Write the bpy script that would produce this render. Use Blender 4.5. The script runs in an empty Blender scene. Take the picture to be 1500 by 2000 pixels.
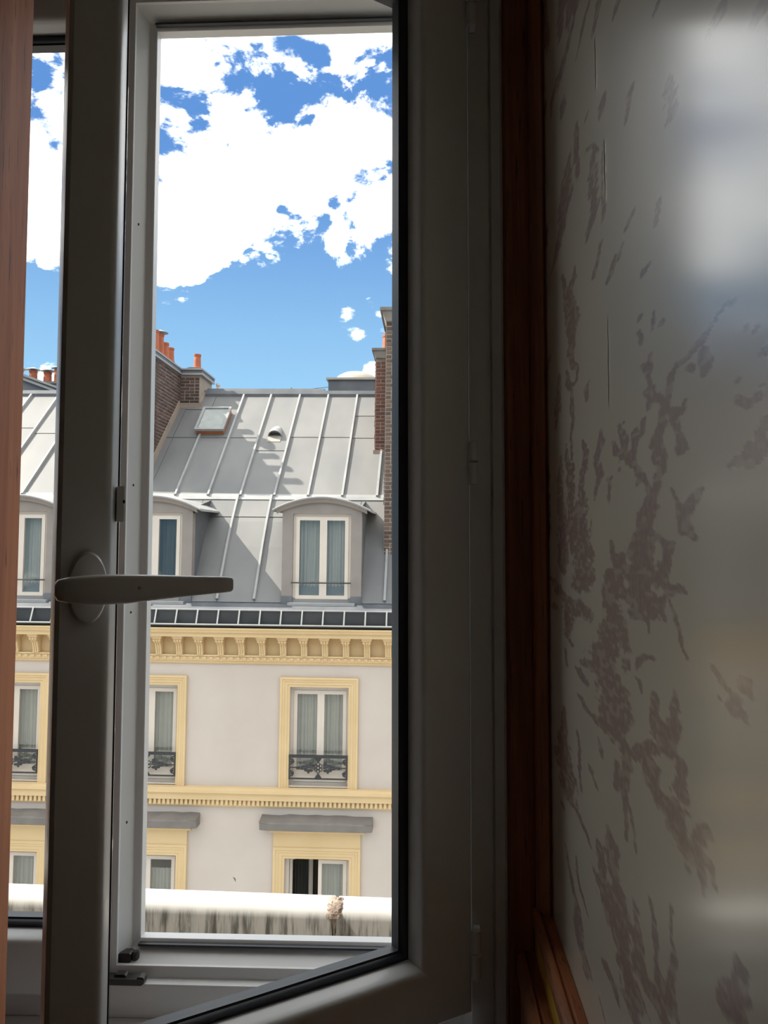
import bpy, bmesh, math, random
import numpy as np
from mathutils import Vector, Matrix
random.seed(7)
np.random.seed(7)
scene = bpy.context.scene
col = scene.collection
PI = math.pi

# ---------------------------------------------------------------- camera
cam_d = bpy.data.cameras.new('camera')
cam = bpy.data.objects.new('camera', cam_d)
col.objects.link(cam)
cam_d.sensor_fit = 'VERTICAL'
cam_d.sensor_height = 24.0
cam_d.sensor_width = 18.0
cam_d.lens = 24.0 * 1500 / 2000
cam_d.shift_x = -35 / 2000
cam_d.clip_start = 0.02
cam_d.clip_end = 500
YAW, PITCH = math.atan(60 / 1500), math.atan(85 / 1500)
cam.location = (0, 0, 1.5)
cam.rotation_euler = (PI / 2 + PITCH, 0, YAW)
scene.camera = cam

# ---------------------------------------------------------------- colour management
vs = scene.view_settings
vs.view_transform = 'Standard'
vs.look = 'None'
vs.gamma = 1
vs.use_curve_mapping = False
vs.exposure = 0.55
cy = scene.cycles
cy.max_bounces = 8
cy.diffuse_bounces = 4
cy.glossy_bounces = 3
cy.use_adaptive_sampling = True
cy.adaptive_threshold = 0.045
cy.transparent_max_bounces = 12
cy.sample_clamp_indirect = 6.0
cy.caustics_reflective = False
cy.caustics_refractive = False

# ---------------------------------------------------------------- sky
world = bpy.data.worlds.new('sky')
scene.world = world
world.use_nodes = True
wt = world.node_tree
wt.nodes.clear()


def wn(kind, **kw):
    n = wt.nodes.new(kind)
    for k, v in kw.items():
        setattr(n, k, v)
    return n


def wmath(op, a, b=None, c=None, clamp=False):
    n = wn('ShaderNodeMath', operation=op, use_clamp=clamp)
    for i, v in enumerate((a, b, c)):
        if v is None:
            continue
        if isinstance(v, (int, float)):
            n.inputs[i].default_value = v
        else:
            wt.links.new(v, n.inputs[i])
    return n.outputs[0]


def wmix(fac, a, b):
    n = wn('ShaderNodeMix', data_type='RGBA')
    for i, v in ((0, fac), (6, a), (7, b)):
        if isinstance(v, (int, float)):
            n.inputs[i].default_value = v
        elif isinstance(v, tuple):
            n.inputs[i].default_value = (*v, 1)
        else:
            wt.links.new(v, n.inputs[i])
    return n.outputs[2]


tc = wn('ShaderNodeTexCoord')
DIR = tc.outputs['Generated']
sep = wn('ShaderNodeSeparateXYZ')
wt.links.new(DIR, sep.inputs[0])
dz = sep.outputs[2]


def skyramp(v, lo, hi):
    n = wn('ShaderNodeMapRange', interpolation_type='SMOOTHSTEP')
    wt.links.new(v, n.inputs[0])
    n.inputs[1].default_value, n.inputs[2].default_value = lo, hi
    return n.outputs[0]


def skynoise(scale, detail, rough, dist=0.0, off=(0, 0, 0), sc=(1, 1, 1.6)):
    m = wn('ShaderNodeMapping')
    m.inputs['Location'].default_value = off
    m.inputs['Scale'].default_value = sc
    wt.links.new(DIR, m.inputs[0])
    n = wn('ShaderNodeTexNoise')
    wt.links.new(m.outputs[0], n.inputs['Vector'])
    n.inputs['Scale'].default_value = scale
    n.inputs['Detail'].default_value = detail
    n.inputs['Roughness'].default_value = rough
    n.inputs['Distortion'].default_value = dist
    return n.outputs[0]


def skyblob(d, width):
    d = Vector(d).normalized()
    n = wn('ShaderNodeVectorMath', operation='DOT_PRODUCT')
    wt.links.new(DIR, n.inputs[0])
    n.inputs[1].default_value = d
    k = wmath('MULTIPLY', wmath('SUBTRACT', n.outputs['Value'], 1.0), 2.0 / (width * width))
    return wmath('POWER', math.e, k)


# clear sky: paler towards the horizon
blue = wmix(skyramp(dz, 0.12, 0.50), (0.273, 0.503, 0.716), (0.092, 0.225, 0.520))
# broken cumulus: fractal noise, a bank above about 20 degrees, clear below
base = wmath('MULTIPLY_ADD', skynoise(11.0, 10.0, 0.63, 0.25, (1.3, 0.4, 0.2)), 2.7, -0.97)
val = wmath('ADD', base, wmath('MULTIPLY', skyramp(dz, 0.29, 0.38), 0.43))
# gaps and heads of the cloud bank (direction, angular width, weight)
SKY_BLOBS = [
    ((-0.2081, 0.8119, 0.5454), 0.0253, -0.15),
    ((-0.1802, 0.8291, 0.5292), 0.0227, -0.17),
    ((-0.1689, 0.8404, 0.5150), 0.0133, -0.20),
    ((-0.2288, 0.8037, 0.5492), 0.0147, -0.12),
    ((-0.2823, 0.8127, 0.5097), 0.0160, -0.34),
    ((-0.2628, 0.8243, 0.5015), 0.0133, -0.34),
    ((-0.2625, 0.8335, 0.4861), 0.0133, -0.36),
    ((-0.2954, 0.8058, 0.5133), 0.0107, -0.30),
    ((-0.1435, 0.8537, 0.5005), 0.0120, -0.32),
    ((-0.1205, 0.8590, 0.4976), 0.0133, -0.34),
    ((-0.1060, 0.8625, 0.4949), 0.0080, -0.25),
    ((-0.1648, 0.8469, 0.5055), 0.0093, -0.30),
    ((-0.0407, 0.8302, 0.5560), 0.0107, -0.36),
    ((-0.0415, 0.8479, 0.5285), 0.0133, -0.36),
    ((-0.0597, 0.8387, 0.5413), 0.0093, -0.15),
    ((-0.1400, 0.8310, 0.5384), 0.0200, -0.06),
    ((-0.0397, 0.8851, 0.4638), 0.0120, -0.38),
    ((-0.0508, 0.8884, 0.4563), 0.0093, -0.20),
    ((-0.1162, 0.8987, 0.4230), 0.0107, -0.34),
    ((-0.0943, 0.8965, 0.4329), 0.0093, -0.20),
    ((-0.2376, 0.8505, 0.4692), 0.0080, -0.28),
    ((-0.1811, 0.8910, 0.4163), 0.0080, -0.32),
    ((-0.1310, 0.9034, 0.4083), 0.0080, -0.20),
    ((-0.3893, 0.7596, 0.5210), 0.0093, -0.34),
    ((-0.4108, 0.7657, 0.4949), 0.0107, -0.34),
    ((-0.4159, 0.7826, 0.4632), 0.0147, -0.38),
    ((-0.4090, 0.7953, 0.4474), 0.0080, -0.30),
    ((-0.4227, 0.7975, 0.4305), 0.0067, -0.30),
    ((-0.4263, 0.8055, 0.4117), 0.0067, -0.20),
    ((-0.0871, 0.8216, 0.5634), 0.0227, 0.14),
    ((-0.2792, 0.7935, 0.5408), 0.0267, 0.15),
    ((-0.2431, 0.8262, 0.5082), 0.0160, 0.10),
    ((-0.2173, 0.8656, 0.4511), 0.0667, 0.22),
    ((-0.2985, 0.8765, 0.3776), 0.0400, 0.28),
    ((-0.2964, 0.8903, 0.3458), 0.0333, 0.34),
    ((-0.2627, 0.9028, 0.3406), 0.0160, 0.26),
    ((-0.1229, 0.8783, 0.4620), 0.0467, 0.12),
    ((-0.0860, 0.9070, 0.4123), 0.0267, 0.20),
    ((-0.1181, 0.9155, 0.3847), 0.0107, 0.40),
    ((-0.0775, 0.9171, 0.3911), 0.0107, 0.26),
    ((-0.4306, 0.8214, 0.3740), 0.0400, 0.22),
    ((-0.4364, 0.8348, 0.3356), 0.0107, 0.20),
    ((-0.3306, 0.8826, 0.3341), 0.0200, 0.20),
    ((-0.2275, 0.9123, 0.3404), 0.0333, -0.40),
    ((-0.1783, 0.9179, 0.3546), 0.0467, -0.45),
    ((-0.1294, 0.9306, 0.3425), 0.0333, -0.35),
    ((-0.2125, 0.9003, 0.3799), 0.0107, -0.12),
    ((-0.0789, 0.9358, 0.3437), 0.0333, -0.35),
    ((-0.2405, 0.9008, 0.3616), 0.0080, -0.10),
    ((-0.2487, 0.9231, 0.2932), 0.0533, -0.40),
    ((-0.1821, 0.9411, 0.2850), 0.0533, -0.40),
    ((-0.2468, 0.9442, 0.2182), 0.0400, -0.40),
    ((-0.1719, 0.9592, 0.2242), 0.0400, -0.30),
    ((-0.4399, 0.8363, 0.3273), 0.0067, 0.25),
    ((-0.4501, 0.8427, 0.2954), 0.0080, 0.34),
    ((-0.1056, 0.9477, 0.3011), 0.018, 0.62),
    ((-0.0683, 0.9489, 0.3082), 0.016, 0.58),
    ((-0.0827, 0.9437, 0.3204), 0.0107, 0.36),
    ((-0.0934, 0.9559, 0.2785), 0.01, 0.42),
    ((-0.0754, 0.9676, 0.2412), 0.01, 0.62)]
for d, w, k in SKY_BLOBS:
    val = wmath('ADD', val, wmath('MULTIPLY', skyblob(d, w), k))
cover = skyramp(val, 0.53, 0.80)
shade = skynoise(9.0, 5.0, 0.5, 0.2, (4.0, 1.0, 0.0))
cloud = wmix(skyramp(shade, 0.35, 0.65), (1.75, 1.77, 1.78), (2.45, 2.42, 2.34))
skycol = wmix(cover, blue, cloud)
bgn = wn('ShaderNodeBackground')
wt.links.new(skycol, bgn.inputs[0])
bgn.inputs[1].default_value = 1.0
wo = wn('ShaderNodeOutputWorld')
wt.links.new(bgn.outputs[0], wo.inputs[0])

# ---------------------------------------------------------------- sun, shining along the street
sun_d = bpy.data.lights.new('sun_offscreen', 'SUN')
sun_d.energy = 8.0
sun_d.angle = math.radians(0.6)
sun_d.color = (1.0, 0.94, 0.84)
sun = bpy.data.objects.new('sun_offscreen', sun_d)
col.objects.link(sun)
SUN_TRAVEL = Vector((0.69, -0.012, -0.72)).normalized()
sun.rotation_euler = SUN_TRAVEL.to_track_quat('-Z', 'Y').to_euler()
sun.location = (-20, 6, 25)

# ---------------------------------------------------------------- materials
MATS = {}


def M(name):
    return MATS[name]


class NT:
    """small node helper"""

    def __init__(self, name):
        self.m = bpy.data.materials.new(name)
        self.m.use_nodes = True
        self.t = self.m.node_tree
        self.b = self.t.nodes['Principled BSDF']
        self.o = self.t.nodes['Material Output']
        self.tcn = None
        MATS[name] = self.m

    def n(self, kind, **kw):
        x = self.t.nodes.new(kind)
        for k, v in kw.items():
            setattr(x, k, v)
        return x

    def put(self, sock, v):
        if isinstance(v, (int, float)):
            sock.default_value = v
        elif isinstance(v, tuple):
            sock.default_value = (*v, 1) if len(v) == 3 and sock.type == 'RGBA' else v
        else:
            self.t.links.new(v, sock)

    def coord(self, which='Object'):
        if self.tcn is None:
            self.tcn = self.n('ShaderNodeTexCoord')
        return self.tcn.outputs[which]

    def noise(self, scale, detail=4, rough=0.55, stretch=(1, 1, 1), dist=0.0, off=(0, 0, 0), coord=None):
        mp = self.n('ShaderNodeMapping')
        mp.inputs['Scale'].default_value = stretch
        mp.inputs['Location'].default_value = off
        self.t.links.new(coord or self.coord(), mp.inputs[0])
        x = self.n('ShaderNodeTexNoise')
        self.t.links.new(mp.outputs[0], x.inputs['Vector'])
        x.inputs['Scale'].default_value = scale
        x.inputs['Detail'].default_value = detail
        x.inputs['Roughness'].default_value = rough
        x.inputs['Distortion'].default_value = dist
        return x.outputs[0]

    def ramp(self, v, lo, hi):
        x = self.n('ShaderNodeMapRange', interpolation_type='SMOOTHSTEP')
        self.t.links.new(v, x.inputs[0])
        x.inputs[1].default_value, x.inputs[2].default_value = lo, hi
        return x.outputs[0]

    def mix(self, fac, a, b):
        x = self.n('ShaderNodeMix', data_type='RGBA')
        self.put(x.inputs[0], fac)
        self.put(x.inputs[6], a)
        self.put(x.inputs[7], b)
        return x.outputs[2]

    def math(self, op, a, b=0.0, clamp=False):
        x = self.n('ShaderNodeMath', operation=op, use_clamp=clamp)
        self.put(x.inputs[0], a)
        self.put(x.inputs[1], b)
        return x.outputs[0]

    def bump(self, h, strength=0.2, dist=0.01):
        x = self.n('ShaderNodeBump')
        x.inputs['Strength'].default_value = strength
        x.inputs['Distance'].default_value = dist
        self.t.links.new(h, x.inputs['Height'])
        self.t.links.new(x.outputs[0], self.b.inputs['Normal'])

    def rnd(self):
        return self.n('ShaderNodeObjectInfo').outputs['Random']

    def set(self, color=None, rough=0.5, metal=0.0, spec=0.5, coat=0.0, coat_rough=0.1):
        if color is not None:
            self.put(self.b.inputs['Base Color'], color)
        self.put(self.b.inputs['Roughness'], rough)
        self.b.inputs['Metallic'].default_value = metal
        self.b.inputs['Specular IOR Level'].default_value = spec
        self.b.inputs['Coat Weight'].default_value = coat
        self.b.inputs['Coat Roughness'].default_value = coat_rough
        return self.m


def mottled(name, c1, c2, scale, rough=0.6, detail=5, stretch=(1, 1, 1), bump=0.0, bd=0.005, vary=0.0, **kw):
    t = NT(name)
    f = t.ramp(t.noise(scale, detail, 0.6, stretch), 0.3, 0.7)
    c = t.mix(f, c1, c2)
    if vary:
        r = t.math('MULTIPLY_ADD', t.rnd(), vary)
        t.t.nodes[-1].inputs[2].default_value = 1 - vary / 2
        hsv = t.n('ShaderNodeHueSaturation')
        t.t.links.new(c, hsv.inputs['Color'])
        t.t.links.new(r, hsv.inputs['Value'])
        c = hsv.outputs[0]
    t.set(c, rough, **kw)
    if bump:
        t.bump(t.noise(scale * 6, 4, 0.6, stretch), bump, bd)
    return t.m


def wood(name, dark, light, scale, rough, stretch, pore, spec=0.5, coat=0.0):
    t = NT(name)
    g = t.noise(scale, 6, 0.65, stretch, 0.6)
    c = t.mix(t.ramp(g, 0.32, 0.68), dark, light)
    p = t.noise(scale * 6, 3, 0.6, stretch, 0.2, (3, 1, 2))
    c = t.mix(t.ramp(p, 0.60, 0.70), c, pore)
    t.set(c, rough, spec=spec, coat=coat, coat_rough=0.15)
    t.bump(p, 0.15, 0.002)
    return t.m


mottled('pvc', (0.688, 0.688, 0.679), (0.654, 0.654, 0.645), 3, 0.32)
mottled('pvc_handle', (0.660, 0.650, 0.640), (0.630, 0.620, 0.610), 8, 0.28)
mottled('gasket', (0.012, 0.016, 0.024), (0.018, 0.022, 0.030), 20, 0.42)
mottled('black_metal', (0.020, 0.018, 0.016), (0.035, 0.030, 0.026), 40, 0.35)
mottled('steel', (0.45, 0.45, 0.44), (0.36, 0.36, 0.36), 40, 0.3, metal=0.9)
wood('mahogany', (0.24, 0.075, 0.028), (0.42, 0.150, 0.060), 38, 0.38, (1, 1, 0.05), (0.10, 0.03, 0.02))
wood('mahogany_rail', (0.24, 0.075, 0.028), (0.42, 0.150, 0.060), 55, 0.36, (1, 0.08, 1), (0.10, 0.03, 0.02))
wood('oak_red', (0.27, 0.090, 0.036), (0.42, 0.160, 0.070), 42, 0.62, (1, 1, 0.045), (0.075, 0.028, 0.014), 0.25)
wood('floorboards', (0.20, 0.09, 0.035), (0.32, 0.155, 0.06), 4, 0.4, (1, 0.1, 1), (0.07, 0.03, 0.012))
mottled('yellow_paint', (0.62, 0.36, 0.030), (0.52, 0.29, 0.022), 7, 0.5)
mottled('plaster_in', (0.560, 0.480, 0.380), (0.510, 0.435, 0.345), 2, 0.8)
mottled('plaster_ceiling', (0.620, 0.580, 0.520), (0.570, 0.535, 0.480), 2, 0.85)
mottled('stucco', (0.510, 0.443, 0.382), (0.475, 0.408, 0.348), 0.9, 0.9, 6, (1, 1, 1), 0.15, 0.01)
mottled('cream_trim', (0.602, 0.440, 0.237), (0.563, 0.406, 0.212), 1.2, 0.8, 5, (1, 1, 1), 0.08, 0.005)
mottled('zinc', (0.169, 0.166, 0.156), (0.130, 0.129, 0.126), 1.1, 0.55, 6, (1, 0.5, 0.5), 0.06, 0.004, 0.16, spec=0.4)
mottled('zinc_old', (0.124, 0.127, 0.133), (0.082, 0.088, 0.096), 2.3, 0.6, 6, (1, 0.6, 0.6), 0.1, 0.004, 0.12, spec=0.4)
mottled('zinc_pale', (0.285, 0.282, 0.273), (0.224, 0.224, 0.220), 2.0, 0.5, 5, (1, 1, 1))
mottled('dormer_paint', (0.239, 0.206, 0.180), (0.204, 0.175, 0.154), 3.5, 0.7, 7)
mottled('white_frame', (0.578, 0.503, 0.421), (0.543, 0.471, 0.393), 2, 0.45)
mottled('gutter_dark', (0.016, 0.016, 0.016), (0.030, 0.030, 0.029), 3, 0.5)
mottled('iron', (0.014, 0.014, 0.016), (0.026, 0.026, 0.028), 30, 0.45)
mottled('curtain', (0.400, 0.375, 0.329), (0.286, 0.271, 0.239), 3.0, 0.9, 3, (14, 1, 0.15))
mottled('dark_room', (0.220, 0.170, 0.135), (0.180, 0.140, 0.110), 1, 0.9)
mottled('dark_drape', (0.075, 0.075, 0.070), (0.04, 0.04, 0.038), 3, 0.9, 3, (10, 1, 0.2))
mottled('brick', (0.107, 0.055, 0.039), (0.055, 0.032, 0.028), 9, 0.85, 5, (1, 1, 1), 0.3, 0.006, 0.8)
mottled('brick_red', (0.174, 0.061, 0.036), (0.096, 0.042, 0.029), 9, 0.85, 5, (1, 1, 1), 0.3, 0.006, 0.6)
mottled('brick_brown', (0.125, 0.080, 0.057), (0.075, 0.053, 0.041), 9, 0.85, 5, (1, 1, 1), 0.3, 0.006, 0.7)
mottled('lead', (0.186, 0.166, 0.146), (0.146, 0.132, 0.118), 5, 0.7, 5)
mottled('mortar', (0.300, 0.246, 0.200), (0.243, 0.200, 0.163), 4, 0.95, 5)
mottled('flashing_mortar', (0.297, 0.234, 0.182), (0.251, 0.194, 0.151), 4, 0.95)
mottled('terracotta', (0.400, 0.111, 0.043), (0.286, 0.071, 0.032), 6, 0.75, 4)
mottled('stone_cap', (0.188, 0.169, 0.143), (0.137, 0.123, 0.106), 5, 0.9)
mottled('dome_cream', (0.330, 0.295, 0.245), (0.290, 0.258, 0.215), 3, 0.6)
mottled('asphalt', (0.22, 0.21, 0.20), (0.30, 0.29, 0.27), 0.3, 0.9)
mottled('skylight_glass', (0.26, 0.28, 0.25), (0.20, 0.22, 0.20), 6, 0.15, spec=0.6)
mottled('rust', (0.170, 0.115, 0.085), (0.360, 0.300, 0.250), 45, 0.9, 5, (1, 1, 1), 0.5, 0.004)


def glass_mat(name, tint, base_reflect):
    t = NT(name)
    t.t.nodes.remove(t.b)
    lw = t.n('ShaderNodeLayerWeight')
    lw.inputs[0].default_value = 0.5
    f5 = t.math('POWER', lw.outputs['Facing'], 4.0)
    fac = t.math('MULTIPLY_ADD', f5, 0.7)
    t.t.nodes[-1].inputs[2].default_value = base_reflect
    tr = t.n('ShaderNodeBsdfTransparent')
    tr.inputs[0].default_value = (*tint, 1)
    gl = t.n('ShaderNodeBsdfGlossy')
    gl.inputs['Roughness'].default_value = 0.02
    mx = t.n('ShaderNodeMixShader')
    t.t.links.new(fac, mx.inputs[0])
    t.t.links.new(tr.outputs[0], mx.inputs[1])
    t.t.links.new(gl.outputs[0], mx.inputs[2])
    t.t.links.new(mx.outputs[0], t.o.inputs[0])
    return t.m


glass_mat('window_glass', (0.985, 0.99, 0.985), 0.012)
glass_mat('far_glass', (0.93, 0.95, 0.94), 0.05)

# wallpaper: cream ground with a dusty rose toile print held in a mesh attribute, satin varnish
t = NT('wallpaper')
at = t.n('ShaderNodeAttribute', attribute_name='print')
fine = t.noise(160, 4, 0.6)
ink = t.math('MULTIPLY', at.outputs['Fac'], t.math('MULTIPLY_ADD', t.ramp(fine, 0.30, 0.60), 0.22))
t.t.nodes[-2].inputs[2].default_value = 0.72
ground = t.mix(t.ramp(t.noise(3, 4), 0.3, 0.7), (0.860, 0.780, 0.625), (0.815, 0.740, 0.595))
cc = t.mix(ink, ground, (0.440, 0.290, 0.250))
rgh = t.math('MULTIPLY_ADD', t.noise(5, 3), 0.10)
t.t.nodes[-1].inputs[2].default_value = 0.30
t.set(cc, rgh, spec=0.5, coat=1.0, coat_rough=0.17)
t.b.inputs['Coat IOR'].default_value = 1.5
wv = t.noise(2.2, 3, 0.5, (1, 1, 0.35))
t.bump(wv, 0.06, 0.01)

# white painted gutter, weathered with dark vertical runs on its flank
t = NT('gutter_white')
geo = t.n('ShaderNodeSeparateXYZ')
t.t.links.new(t.coord(), geo.inputs[0])
low = t.ramp(t.math('MULTIPLY', geo.outputs[2], -1.0), 0.014, 0.034)
runs = t.ramp(t.noise(26, 5, 0.7, (1.6, 0.2, 0.16)), 0.44, 0.66)
c = t.mix(t.ramp(t.noise(8, 4), 0.3, 0.7), (0.58, 0.57, 0.545), (0.53, 0.52, 0.50))
c = t.mix(t.math('MULTIPLY', low, t.math('MULTIPLY', runs, 0.9)), c, (0.07, 0.07, 0.06))
t.set(c, 0.5)

# ---------------------------------------------------------------- mesh helpers
class MB:
    def __init__(self):
        self.v, self.f = [], []

    def add(self, vs, fs):
        n = len(self.v)
        self.v += [tuple(p) for p in vs]
        self.f += [tuple(i + n for i in f) for f in fs]
        return self

    def box(self, x0, x1, y0, y1, z0, z1):
        vs = [(x, y, z) for z in (z0, z1) for y in (y0, y1) for x in (x0, x1)]
        return self.add(vs, [(0, 2, 3, 1), (4, 5, 7, 6), (0, 1, 5, 4), (2, 6, 7, 3), (0, 4, 6, 2), (1, 3, 7, 5)])

    def rbox(self, x0, x1, y0, y1, z0, z1, r):
        """box with chamfered vertical and front edges, swept as an octagon in x-z along y"""
        p = [(x0 + r, z0), (x1 - r, z0), (x1, z0 + r), (x1, z1 - r), (x1 - r, z1), (x0 + r, z1), (x0, z1 - r), (x0, z0 + r)]
        return self.prism([(a, b) for a, b in p], 'y', y0, y1)

    def prism(self, poly, axis, a, b):
        """closed polygon extruded along an axis; poly coords are the other two axes in xyz order"""
        def pt(p, t):
            return {'x': (t, p[0], p[1]), 'y': (p[0], t, p[1]), 'z': (p[0], p[1], t)}[axis]
        n = len(poly)
        vs = [pt(p, a) for p in poly] + [pt(p, b) for p in poly]
        fs = [(i, (i + 1) % n, n + (i + 1) % n, n + i) for i in range(n)]
        fs += [tuple(range(n - 1, -1, -1)), tuple(range(n, 2 * n))]
        return self.add(vs, fs)

    def sweep(self, rings, closed=False, caps=True):
        """rings: equal-length lists of points, each ring a closed section"""
        n = len(rings[0])
        vs = [p for r in rings for p in r]
        fs = []
        m = len(rings)
        for k in range(m if closed else m - 1):
            a, b = k * n, ((k + 1) % m) * n
            fs += [(a + i, a + (i + 1) % n, b + (i + 1) % n, b + i) for i in range(n)]
        if caps and not closed:
            fs += [tuple(range(n - 1, -1, -1)), tuple((m - 1) * n + i for i in range(n))]
        return self.add(vs, fs)

    def tube(self, pts, r, seg=8):
        pts = [Vector(p) for p in pts]
        rs = r if isinstance(r, (list, tuple)) else [r] * len(pts)
        rings = []
        up = None
        for i, p in enumerate(pts):
            d = (pts[min(i + 1, len(pts) - 1)] - pts[max(i - 1, 0)]).normalized()
            if up is None:
                up = Vector((0, 0, 1)) if abs(d.z) < 0.9 else Vector((0, 1, 0))
            s = d.cross(up)
            if s.length < 1e-4:
                s = d.cross(Vector((1, 0, 0)))
            s.normalize()
            up = s.cross(d).normalized()
            rings.append([tuple(p + (s * math.cos(2 * PI * k / seg) + up * math.sin(2 * PI * k / seg)) * rs[i]) for k in range(seg)])
        return self.sweep(rings)

    def lathe(self, prof, cx, cy, seg=16):
        """prof: (radius, z) from bottom to top"""
        rings = [[(cx + r * math.cos(2 * PI * k / seg), cy + r * math.sin(2 * PI * k / seg), z) for k in range(seg)] for r, z in prof]
        return self.sweep(rings)

    def blob(self, c, rx, ry, rz, seg=8, rows=5):
        rings = []
        for i in range(1, rows):
            a = -PI / 2 + PI * i / rows
            rings.append([(c[0] + rx * math.cos(a) * math.cos(2 * PI * k / seg), c[1] + ry * math.cos(a) * math.sin(2 * PI * k / seg), c[2] + rz * math.sin(a)) for k in range(seg)])
        return self.sweep(rings)

    def mesh(self, name, mat, smooth=False, fix=True):
        me = bpy.data.meshes.new(name)
        me.from_pydata(self.v, [], self.f)
        if fix:
            bm = bmesh.new()
            bm.from_mesh(me)
            bmesh.ops.recalc_face_normals(bm, faces=bm.faces)
            bm.to_mesh(me)
            bm.free()
        me.materials.append(M(mat))
        if smooth:
            me.polygons.foreach_set('use_smooth', [True] * len(me.polygons))
            try:
                me.set_sharp_from_angle(angle=math.radians(smooth if smooth is not True else 40))
            except Exception:
                pass
        me.update()
        return me

    def build(self, name, mat, parent=None, smooth=False, loc=None, fix=True):
        o = bpy.data.objects.new(name, self.mesh(name, mat, smooth, fix))
        col.objects.link(o)
        if parent is not None:
            o.parent = parent
        if loc is not None:
            o.location = loc
        return o


def inst(name, me, parent, loc=(0, 0, 0), rot=(0, 0, 0)):
    o = bpy.data.objects.new(name, me)
    col.objects.link(o)
    o.parent = parent
    o.location = loc
    o.rotation_euler = rot
    return o


def empty(name, loc=(0, 0, 0), rot=(0, 0, 0), parent=None):
    o = bpy.data.objects.new(name, None)
    col.objects.link(o)
    o.empty_display_size = 0.05
    o.location = loc
    o.rotation_euler = rot
    if parent is not None:
        o.parent = parent
    return o


def tag(o, label=None, cat=None, group=None, kind=None):
    for k, v in (('label', label), ('category', cat), ('group', group), ('kind', kind)):
        if v:
            o[k] = v
    return o


# ---------------------------------------------------------------- the room shell
XW = 0.15            # right wall
YI = 1.05            # inner face of the window wall
ROOM_X0, ROOM_Y0, ROOM_H = -2.6, -2.6, 2.62
FX1, FX0 = 0.098, -1.003          # window frame outer edges
FZ0, FZ1 = 0.882, 2.372
tag(MB().box(ROOM_X0 - .2, 0.45, ROOM_Y0 - .2, 1.30, -0.2, 0).build('floor', 'floorboards'), 'reddish brown wooden floorboards of the room', 'floor', kind='structure')
tag(MB().box(ROOM_X0 - .2, 0.45, ROOM_Y0 - .2, 1.30, ROOM_H, ROOM_H + .2).build('ceiling', 'plaster_ceiling'), 'plain off white plaster ceiling of the room', 'ceiling', kind='structure')
m = MB().box(ROOM_X0 - .2, ROOM_X0, ROOM_Y0, 1.30, 0, ROOM_H)
tag(m.build('wall_left', 'plaster_in'), 'plain beige plastered side wall of the room', 'wall', kind='structure')
tag(MB().box(ROOM_X0 - .2, 0.45, ROOM_Y0 - .2, ROOM_Y0, 0, ROOM_H).build('wall_back', 'plaster_in'), 'plain beige plastered wall facing the window', 'wall', kind='structure')
w = MB()
w.box(ROOM_X0, FX0, YI, 1.30, 0, ROOM_H)
w.box(FX1, 0.45, YI, 1.30, 0, ROOM_H)
w.prism([(YI, FZ1), (1.131, FZ1), (1.30, 2.53), (1.30, ROOM_H), (YI, ROOM_H)], 'x', FX0, FX1)
w.box(FX0, FX1, YI, 1.28, 0, FZ0 - .05)
tag(w.build('wall_window', 'plaster_in'), 'wall that holds the white casement window', 'wall', kind='structure')

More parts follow.
